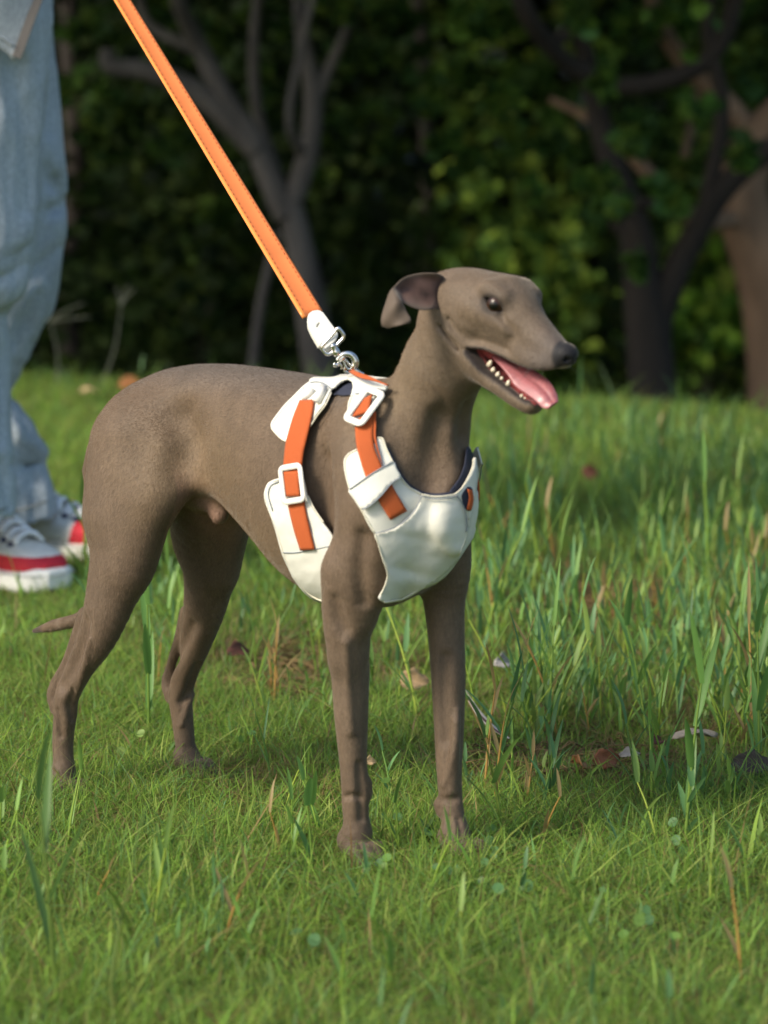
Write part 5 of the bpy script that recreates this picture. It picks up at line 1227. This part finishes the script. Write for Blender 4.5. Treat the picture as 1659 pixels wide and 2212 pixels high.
# left, grey many-stemmed tree
Y0 = 8.6; s = SCL(Y0)
limbs = [(LM(Y0, (705, 900), (692, 800), (668, 640), (640, 500), (620, 420)), 40 * s, 26 * s),
         (LM(Y0, (622, 470), (585, 390), (545, 300), (490, 215), (430, 100), (370, -40, -.2), (300, -300, -.4)), 30 * s, 15 * s),
         (LM(Y0, (630, 440), (668, 320), (676, 200), (655, 90), (640, -60, .2), (600, -400, .3)), 25 * s, 12 * s),
         (LM(Y0, (672, 240), (705, 160), (750, 60), (800, -80, .3)), 15 * s, 8 * s),
         (LM(Y0, (560, 330), (470, 235), (390, 180), (310, 152), (240, 142), (232, 105)), 28 * s, 16 * s),
         (LM(Y0, (600, 400, .2), (560, 260, .3), (548, 120, .3), (560, -40, .3)), 17 * s, 10 * s), (LM(Y0, (430, 110), (330, 60), (300, 0), (270, -100)), 13 * s, 8 * s),
         (LM(Y0, (400, 1000, .2), (545, 790, .2), (572, 650, .2), (590, 520, .2)), 12 * s, 11 * s), (LM(Y0, (650, 330, -.2), (625, 250, -.3), (660, 60, -.3), (700, -100, -.3)), 11 * s, 6 * s)]
limbs[7] = (LM(Y0, (540, 900, .2), (548, 780, .2), (565, 650, .2), (600, 500, .2)), 11 * s, 10 * s)
cl = pxc([(190, 70, .2, 80, 1), (205, 190, .3, 90, 1), (190, 320, .5, 80, 1), (330, 330, .5, 90, .8), (320, 20, .3, 70, 1), (250, 250, .7, 90, 1), (520, 60, .5, 80, .9), (610, 30, .4, 60, .8), (740, 30, -.2, 80, 1.2), (790, 120, .2, 80, 1),
          (560, 180, .7, 80, .8), (500, 350, .9, 80, .6), (800, 260, .5, 70, .8), (470, 470, 1.2, 60, .5), (430, 120, 1.0, 90, 1), (700, 330, 1.2, 80, .7), (850, 40, -.1, 60, 1)], Y0)
cl += crown_blob(-.6, 8.4, 2.4, 1.7, 1.2, 1.0, 46)
tree('tree', 'grey many-stemmed tree behind the taut orange leash', 'tree', limbs, cl, M_bark, at(705, 900, Y0), tint=(.8, .8, .75))
# right, almost black forked tree with a drooping arched bough
Y0 = 8.2; s = SCL(Y0)
limbs = [(LM(Y0, (1425, 960), (1412, 860), (1398, 700), (1385, 590), (1372, 500), (1340, 400, .1), (1300, 280, .2), (1265, 120, .3), (1230, -80, .3)), 54 * s, 16 * s),
         (LM(Y0, (1415, 760), (1450, 610), (1505, 500), (1570, 400), (1680, 310), (1850, 200)), 30 * s, 22 * s),
         (LM(Y0, (1372, 520), (1330, 470), (1390, 440), (1440, 450)), 20 * s, 10 * s),
         (LM(Y0, (1090, -120, -.2), (1130, 10, -.2), (1180, 90, -.1), (1255, 155), (1350, 185), (1440, 172), (1520, 135), (1570, 60), (1600, -80)), 21 * s, 20 * s),
         (LM(Y0, (1520, 470), (1560, 240), (1530, 60), (1560, -200)), 18 * s, 14 * s), (LM(Y0, (1190, 100), (1230, 60), (1240, -60)), 14 * s, 9 * s)]
cl = pxc([(900, 50, .4, 80, 1), (980, 30, .1, 80, 1.1), (1060, 60, .2, 80, 1), (960, 160, .5, 80, 1), (1080, 180, .7, 90, 1), (880, 210, .8, 80, .9), (1180, 230, .8, 90, 1), (1080, 310, .8, 90, 1), (1180, 370, .6, 90, 1.1), (1000, 350, 1.1, 80, .9),
          (1290, 60, .5, 90, 1), (1400, 60, .5, 90, 1), (1330, 290, .6, 80, .9), (1450, 270, .5, 70, .8), (1280, 450, .6, 60, .6), (1600, 50, .6, 100, 1), (1480, 30, .9, 90, 1), (1610, 180, .9, 70, .8)], Y0)
cl += pxc([(1330, 470, -.4, 60, .9), (1390, 560, -.4, 50, .8), (1290, 400, -.3, 60, .8), (1430, 400, -.3, 60, .7), (1360, 300, -.4, 70, .8), (1300, 160, -.5, 60, .7), (1500, 210, -.4, 60, .5), (1230, 30, -.5, 60, .6), (1590, 330, -.3, 60, .5)], Y0)
cl += crown_blob(.9, 8.2, 2.5, 1.9, 1.2, 1.1, 52)
tree('tree', 'nearly black forked tree whose low bough arches down, right of the dog\'s head', 'tree', limbs, cl, M_barkd, at(1425, 960, Y0), tint=(.9, 1, .9))
# far right, stout brown trunk
Y0 = 8.9; s = SCL(Y0)
limbs = [(LM(Y0, (1700, 980), (1690, 860), (1680, 720), (1650, 580), (1612, 470), (1605, 380), (1640, 300), (1720, 220)), 74 * s, 44 * s),
         (LM(Y0, (1640, 330), (1600, 260), (1545, 200), (1490, 150), (1430, 60), (1390, -60)), 30 * s, 14 * s),
         (LM(Y0, (1480, 465, -.3), (1420, 395, -.3), (1350, 320, -.3), (1270, 255, -.3), (1190, 215, -.2)), 19 * s, 8 * s), (LM(Y0, (1600, 470), (1530, 480, -.2), (1478, 462, -.3)), 20 * s, 18 * s),
         (LM(Y0, (1478, 340), (1492, 270), (1508, 190), (1530, 90)), 9 * s, 8 * s)]
cl = pxc([(1560, 90, -.2, 70, .7), (1650, 120, .5, 90, .8), (1430, 330, .6, 70, .6), (1540, 330, .9, 70, .5)], Y0) + crown_blob(1.7, 9.3, 2.6, 1.5, 1.2, 1.0, 34)
tree('tree', 'stout brown tree trunk at the right edge of the picture', 'tree', limbs, cl, M_barkb, at(1700, 980, Y0))
# slim dark stems deeper in the wood
Y0 = 10.2; s = SCL(Y0)
tree('tree', 'slim dark tree stem in the shade beside the person\'s jeans', 'tree', [(LM(Y0, (150, 900), (152, 760), (145, 600), (165, 400), (150, 100), (140, -300)), 26 * s, 18 * s)], crown_blob(-1.3, 10.6, 2.2, .8, .8, .6, 8), M_barkd, at(150, 900, Y0))
Y0 = 11.2; s = SCL(Y0)
tree('tree', 'slim dark tree stem deep in the wood above the dog\'s back', 'tree', [(LM(Y0, (900, 900), (905, 700), (925, 500), (915, 200), (890, -200)), 18 * s, 13 * s)], crown_blob(.2, 11.4, 2.4, 1.3, 1.0, .8, 20), M_barkd, at(900, 900, Y0))
# unseen tree added out of view on the left: its crown overhangs the lawn edge to shade the wood
tree('tree', 'unseen broad tree added out of view on the left to shade the wood', 'tree', [([(-4.2, 6.6, -.3), (-4.1, 6.5, 1.2), (-3.6, 6.2, 2.4), (-2.6, 5.9, 3.4)], .20, .09), ([(-4.0, 6.4, 1.4), (-4.6, 6.0, 2.8), (-5.0, 5.6, 3.8)], .12, .06), ([(-3.6, 6.2, 2.4), (-2.4, 6.4, 3.0), (-.4, 6.3, 3.5), (1.4, 6.4, 3.8)], .10, .04)],
     crown_blob(-3.6, 6.0, 3.4, 2.4, 1.3, 1.0, 52, .6) + crown_blob(-.6, 6.3, 3.6, 2.3, 1.1, .9, 48, .6) + crown_blob(1.9, 6.6, 3.8, 1.8, 1.0, .9, 30, .6), M_bark, (-4.2, 6.6, -.3), leaf=.085, dens=22)
# ---- undergrowth and far wood: nobody could count it
def wood_sheet(name, n, x0, x1, y0, y1, z1, size, tint, gaps=0.0, lowpow=1.0):
    X = rng.uniform(x0, x1, n); Y = rng.uniform(y0, y1, n); Z = height(X, Y) + (z1 * rng.random(n) ** lowpow)
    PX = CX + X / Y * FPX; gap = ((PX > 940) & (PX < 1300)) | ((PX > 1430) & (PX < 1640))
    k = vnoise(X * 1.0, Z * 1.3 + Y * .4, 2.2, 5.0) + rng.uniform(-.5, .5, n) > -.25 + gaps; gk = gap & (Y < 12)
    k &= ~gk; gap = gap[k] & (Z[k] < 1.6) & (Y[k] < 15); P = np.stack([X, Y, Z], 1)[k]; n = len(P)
    c = LCOL[rng.integers(0, 5, n)] * rng.uniform(.55, 1.3, (n, 1)) * np.array(tint); c[gap] *= np.array([4.8, 4.2, 3.8]); return tag(leaves(P, size, c, name), kind='stuff')  # leaves in the gaps get a brighter colour that stands in for sunlight
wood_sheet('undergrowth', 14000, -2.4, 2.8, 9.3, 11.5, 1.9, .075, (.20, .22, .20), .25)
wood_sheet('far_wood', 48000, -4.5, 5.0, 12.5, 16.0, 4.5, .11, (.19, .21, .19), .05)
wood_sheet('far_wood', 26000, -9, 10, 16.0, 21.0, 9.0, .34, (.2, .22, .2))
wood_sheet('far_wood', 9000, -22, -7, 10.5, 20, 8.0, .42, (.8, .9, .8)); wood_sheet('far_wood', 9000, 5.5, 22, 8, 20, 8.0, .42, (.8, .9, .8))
def bush(x, y, Y, rpx, n, tint, label, leaf=.06):
    c0 = at(x, y, Y); r = rpx * SCL(Y); g = np.array([c0[0], Y, float(height(c0[0], Y))]); e = empty('bush', g, 0, label, 'bush', 'bushes in the wood')
    parts = [tube_data([np.zeros(3), np.array([rng.normal(0, r * .3), rng.normal(0, r * .3), max(.3, c0[2] - g[2])])], [.012, .004], 6) for _ in range(5)]
    mesh('stem', *merge(parts), M_barkd, e)
    CP = clump_points([(c0[0] + rng.normal(0, r * .5), Y + rng.normal(0, r * .4), c0[2] + rng.normal(0, r * .45), r * .5, .8) for _ in range(n)], 22); k = len(CP)
    leaves(CP[:, :3] - g, leaf, LCOL[rng.integers(0, 5, k)] * CP[:, 3:4] * np.array(tint) * rng.uniform(.8, 1.25, (k, 1)), 'foliage', e)
bush(1530, 700, 12.9, 120, 26, (2.3, 2.4, 1.7), 'bush tinted bright as if sunlit, between the black forked tree and the brown trunk')  # leaf tint raised to put sunlight into this bush
bush(1120, 640, 13.0, 190, 26, (1.7, 1.6, 1.4), 'dull green bush above and right of the dog\'s head')  # brighter leaf tint stands in for a sunlit opening here
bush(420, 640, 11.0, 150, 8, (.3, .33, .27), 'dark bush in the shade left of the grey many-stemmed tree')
# ============================================================ SMALL THINGS ON THE GROUND
M_dry = M('dry_leaf', rough=.7, attr=True, trans=.25, noise=(160, .75, 1.25), bump=(200, .5, .0008))
def dry_leaf(x, y, size, ratio, az, tilt, col, label, name='dry_leaf', cat='dry leaf', group='dry leaves lying in the grass', z=.014, curl=.5):
    g = ground_at(x, y, z + .008); V = []; n, m = 13, 7
    for i in range(n):
        t = i / (n - 1); w_ = math.sin(math.pi * t ** .8) ** .8 * ratio * size * .5 * (1 + .14 * math.sin(t * 17 + size * 500)) + .0003
        for j in range(m):
            s = (j / (m - 1) * 2 - 1); zz = curl * size * (.35 * s * s * (w_ / (ratio * size * .5 + 1e-6)) * ratio + .18 * math.sin(t * 3.3)) + size * .045 * math.sin(7 * t + 5 * s + size * 900) * abs(s) + .0012 * math.sin(9 * t + 4 * s)
            V.append((size * (t - .5), w_ * s, zz))
    V = np.array(V); A = np.array(Matrix.Rotation(az, 3, 'Z') @ Matrix.Rotation(tilt, 3, 'X')); V = V @ A.T
    F = [(i * m + j, (i + 1) * m + j, (i + 1) * m + j + 1, i * m + j + 1) for i in range(n - 1) for j in range(m - 1)]
    o = mesh(name, V, F, M_dry, cols=[np.array(col)] * len(V)); o.location = g; tag(o, label, cat, group)
    md = o.modifiers.new('t', 'SOLIDIFY'); md.thickness = .0005; o.data.materials[0] = M_dry
    return o
dry_leaf(895, 1472, .036, .70, .3, 1.0, (.44, .30, .16), 'tan curled dry leaf between the dog\'s two front legs', z=.020)
dry_leaf(801, 1645, .014, .62, .6, .9, (.62, .44, .24), 'small pale dry leaf right of the dog\'s near front leg', z=.014)
dry_leaf(1275, 1022, .034, .75, .2, 1.1, (.17, .062, .030), 'dark red-brown dry leaf on the far right of the lawn', z=.030)
dry_leaf(1248, 1650, .030, .55, 1.9, .8, (.36, .17, .07), 'orange-brown folded dry leaf in the tall grass, left of the darker one')
dry_leaf(1310, 1640, .032, .62, .4, 1.2, (.24, .085, .035), 'dark orange dry leaf in the tall grass below right of the pale strip')
dry_leaf(285, 832, .070, .45, .05, .8, (.34, .13, .04), 'large orange-brown dry leaf at the lawn edge beyond the dog\'s rump', z=.030)
dry_leaf(192, 846, .050, .35, -.1, .3, (.50, .36, .20), 'flat pale dry leaf on the lawn near the person\'s jeans', z=.024)
dry_leaf(515, 1408, .040, .50, .9, .7, (.105, .040, .024), 'dark brown dry leaf in the worn patch behind the dog', z=.018)
dry_leaf(152, 1085, .040, .16, 1.45, 1.3, (.60, .34, .06), 'narrow yellow-orange dead blade beside the far sneaker', z=.030)
dry_leaf(1360, 1630, .026, .40, .5, .6, (.42, .35, .28), 'pale grey-white dry leaf right of the orange leaves', z=.016)
dry_leaf(1085, 1432, .028, .60, .8, 1.0, (.40, .38, .37), 'whitish crumpled dry leaf right of the dog\'s far front leg', z=.022, curl=.8)
dry_leaf(1500, 1590, .052, .20, .25, .5, (.38, .32, .25), 'long pale curled dry leaf in the grass towards the right edge', z=.022, curl=.55)
dry_leaf(1630, 1655, .050, .50, .1, .9, (.060, .048, .038), 'dark grey dry leaf at the right edge of the lawn', z=.016)
dry_leaf(1420, 1600, .024, .5, 1.2, .7, (.13, .05, .03), 'small maroon dry leaf left of the long pale curled leaf', z=.018)
# pale curved seed-pod strip with a dark inner side
P = spline([ground_at(1003, 1490, .036), ground_at(1030, 1535, .030), ground_at(1065, 1572, .026), ground_at(1100, 1595, .022)], 24)
pe = empty('pod_strip', P[0], 0, 'pale curved strip of split pod with a dark groove, beside the dog\'s far front leg', 'pod strip')
wv = np.sin(np.linspace(.15, math.pi - .1, 24)) * .0034 + .0006
mesh('shell', *tube_data(P - P[0], wv, 10, flat=((0, -.5, 1), .45)), M('pale_pod', (.52, .46, .40), .6, noise=(90, .8, 1.1)), pe)
mesh('groove', *tube_data(P[1:-2] - P[0] + np.array([-.0012, -.0016, .0008]), wv[1:-2] * .42, 8, flat=((0, -.5, 1), .6)), M('dark_pod', (.085, .035, .035), .6), pe)
# fine branching grass stalks against the dark wood
M_stalk = M('stalk', (.12, .13, .10), .7)
def stalk(x, y, tx, ty, Y, label, heads):
    a = at(x, y, Y); a[2] = float(height(a[0], Y)); b = at(tx, ty, Y); e = empty('seed_stalk', a, 0, label, 'grass stalk', 'seeding grass stalks at the lawn edge')
    m_ = (b - a); P = spline([np.zeros(3), m_ * .5 + np.array([.012, 0, 0]), m_], 12); mesh('stem', *tube_data(P, np.linspace(.0022, .0010, 12), 5), M_stalk, e)
    hp = [tube_data(spline([m_ * .97, m_ * .97 + np.array([dx * .5, 0, dz * .65]), m_ * .97 + np.array([dx, 0, dz])], 8), np.linspace(.0018, .0010, 8), 5) for dx, dz in heads]
    mesh('seed_head', *merge(hp), M_stalk, e)
stalk(212, 850, 262, 655, 6.6, 'tall thin seeding grass stalk with a forked top right of the person\'s jeans', [(.020, .050), (-.010, .045), (.035, .040)])
stalk(120, 850, 108, 690, 6.6, 'pale seeding stalk leaning right, close beside the person\'s jeans', [(.10, .012), (.085, .045)])
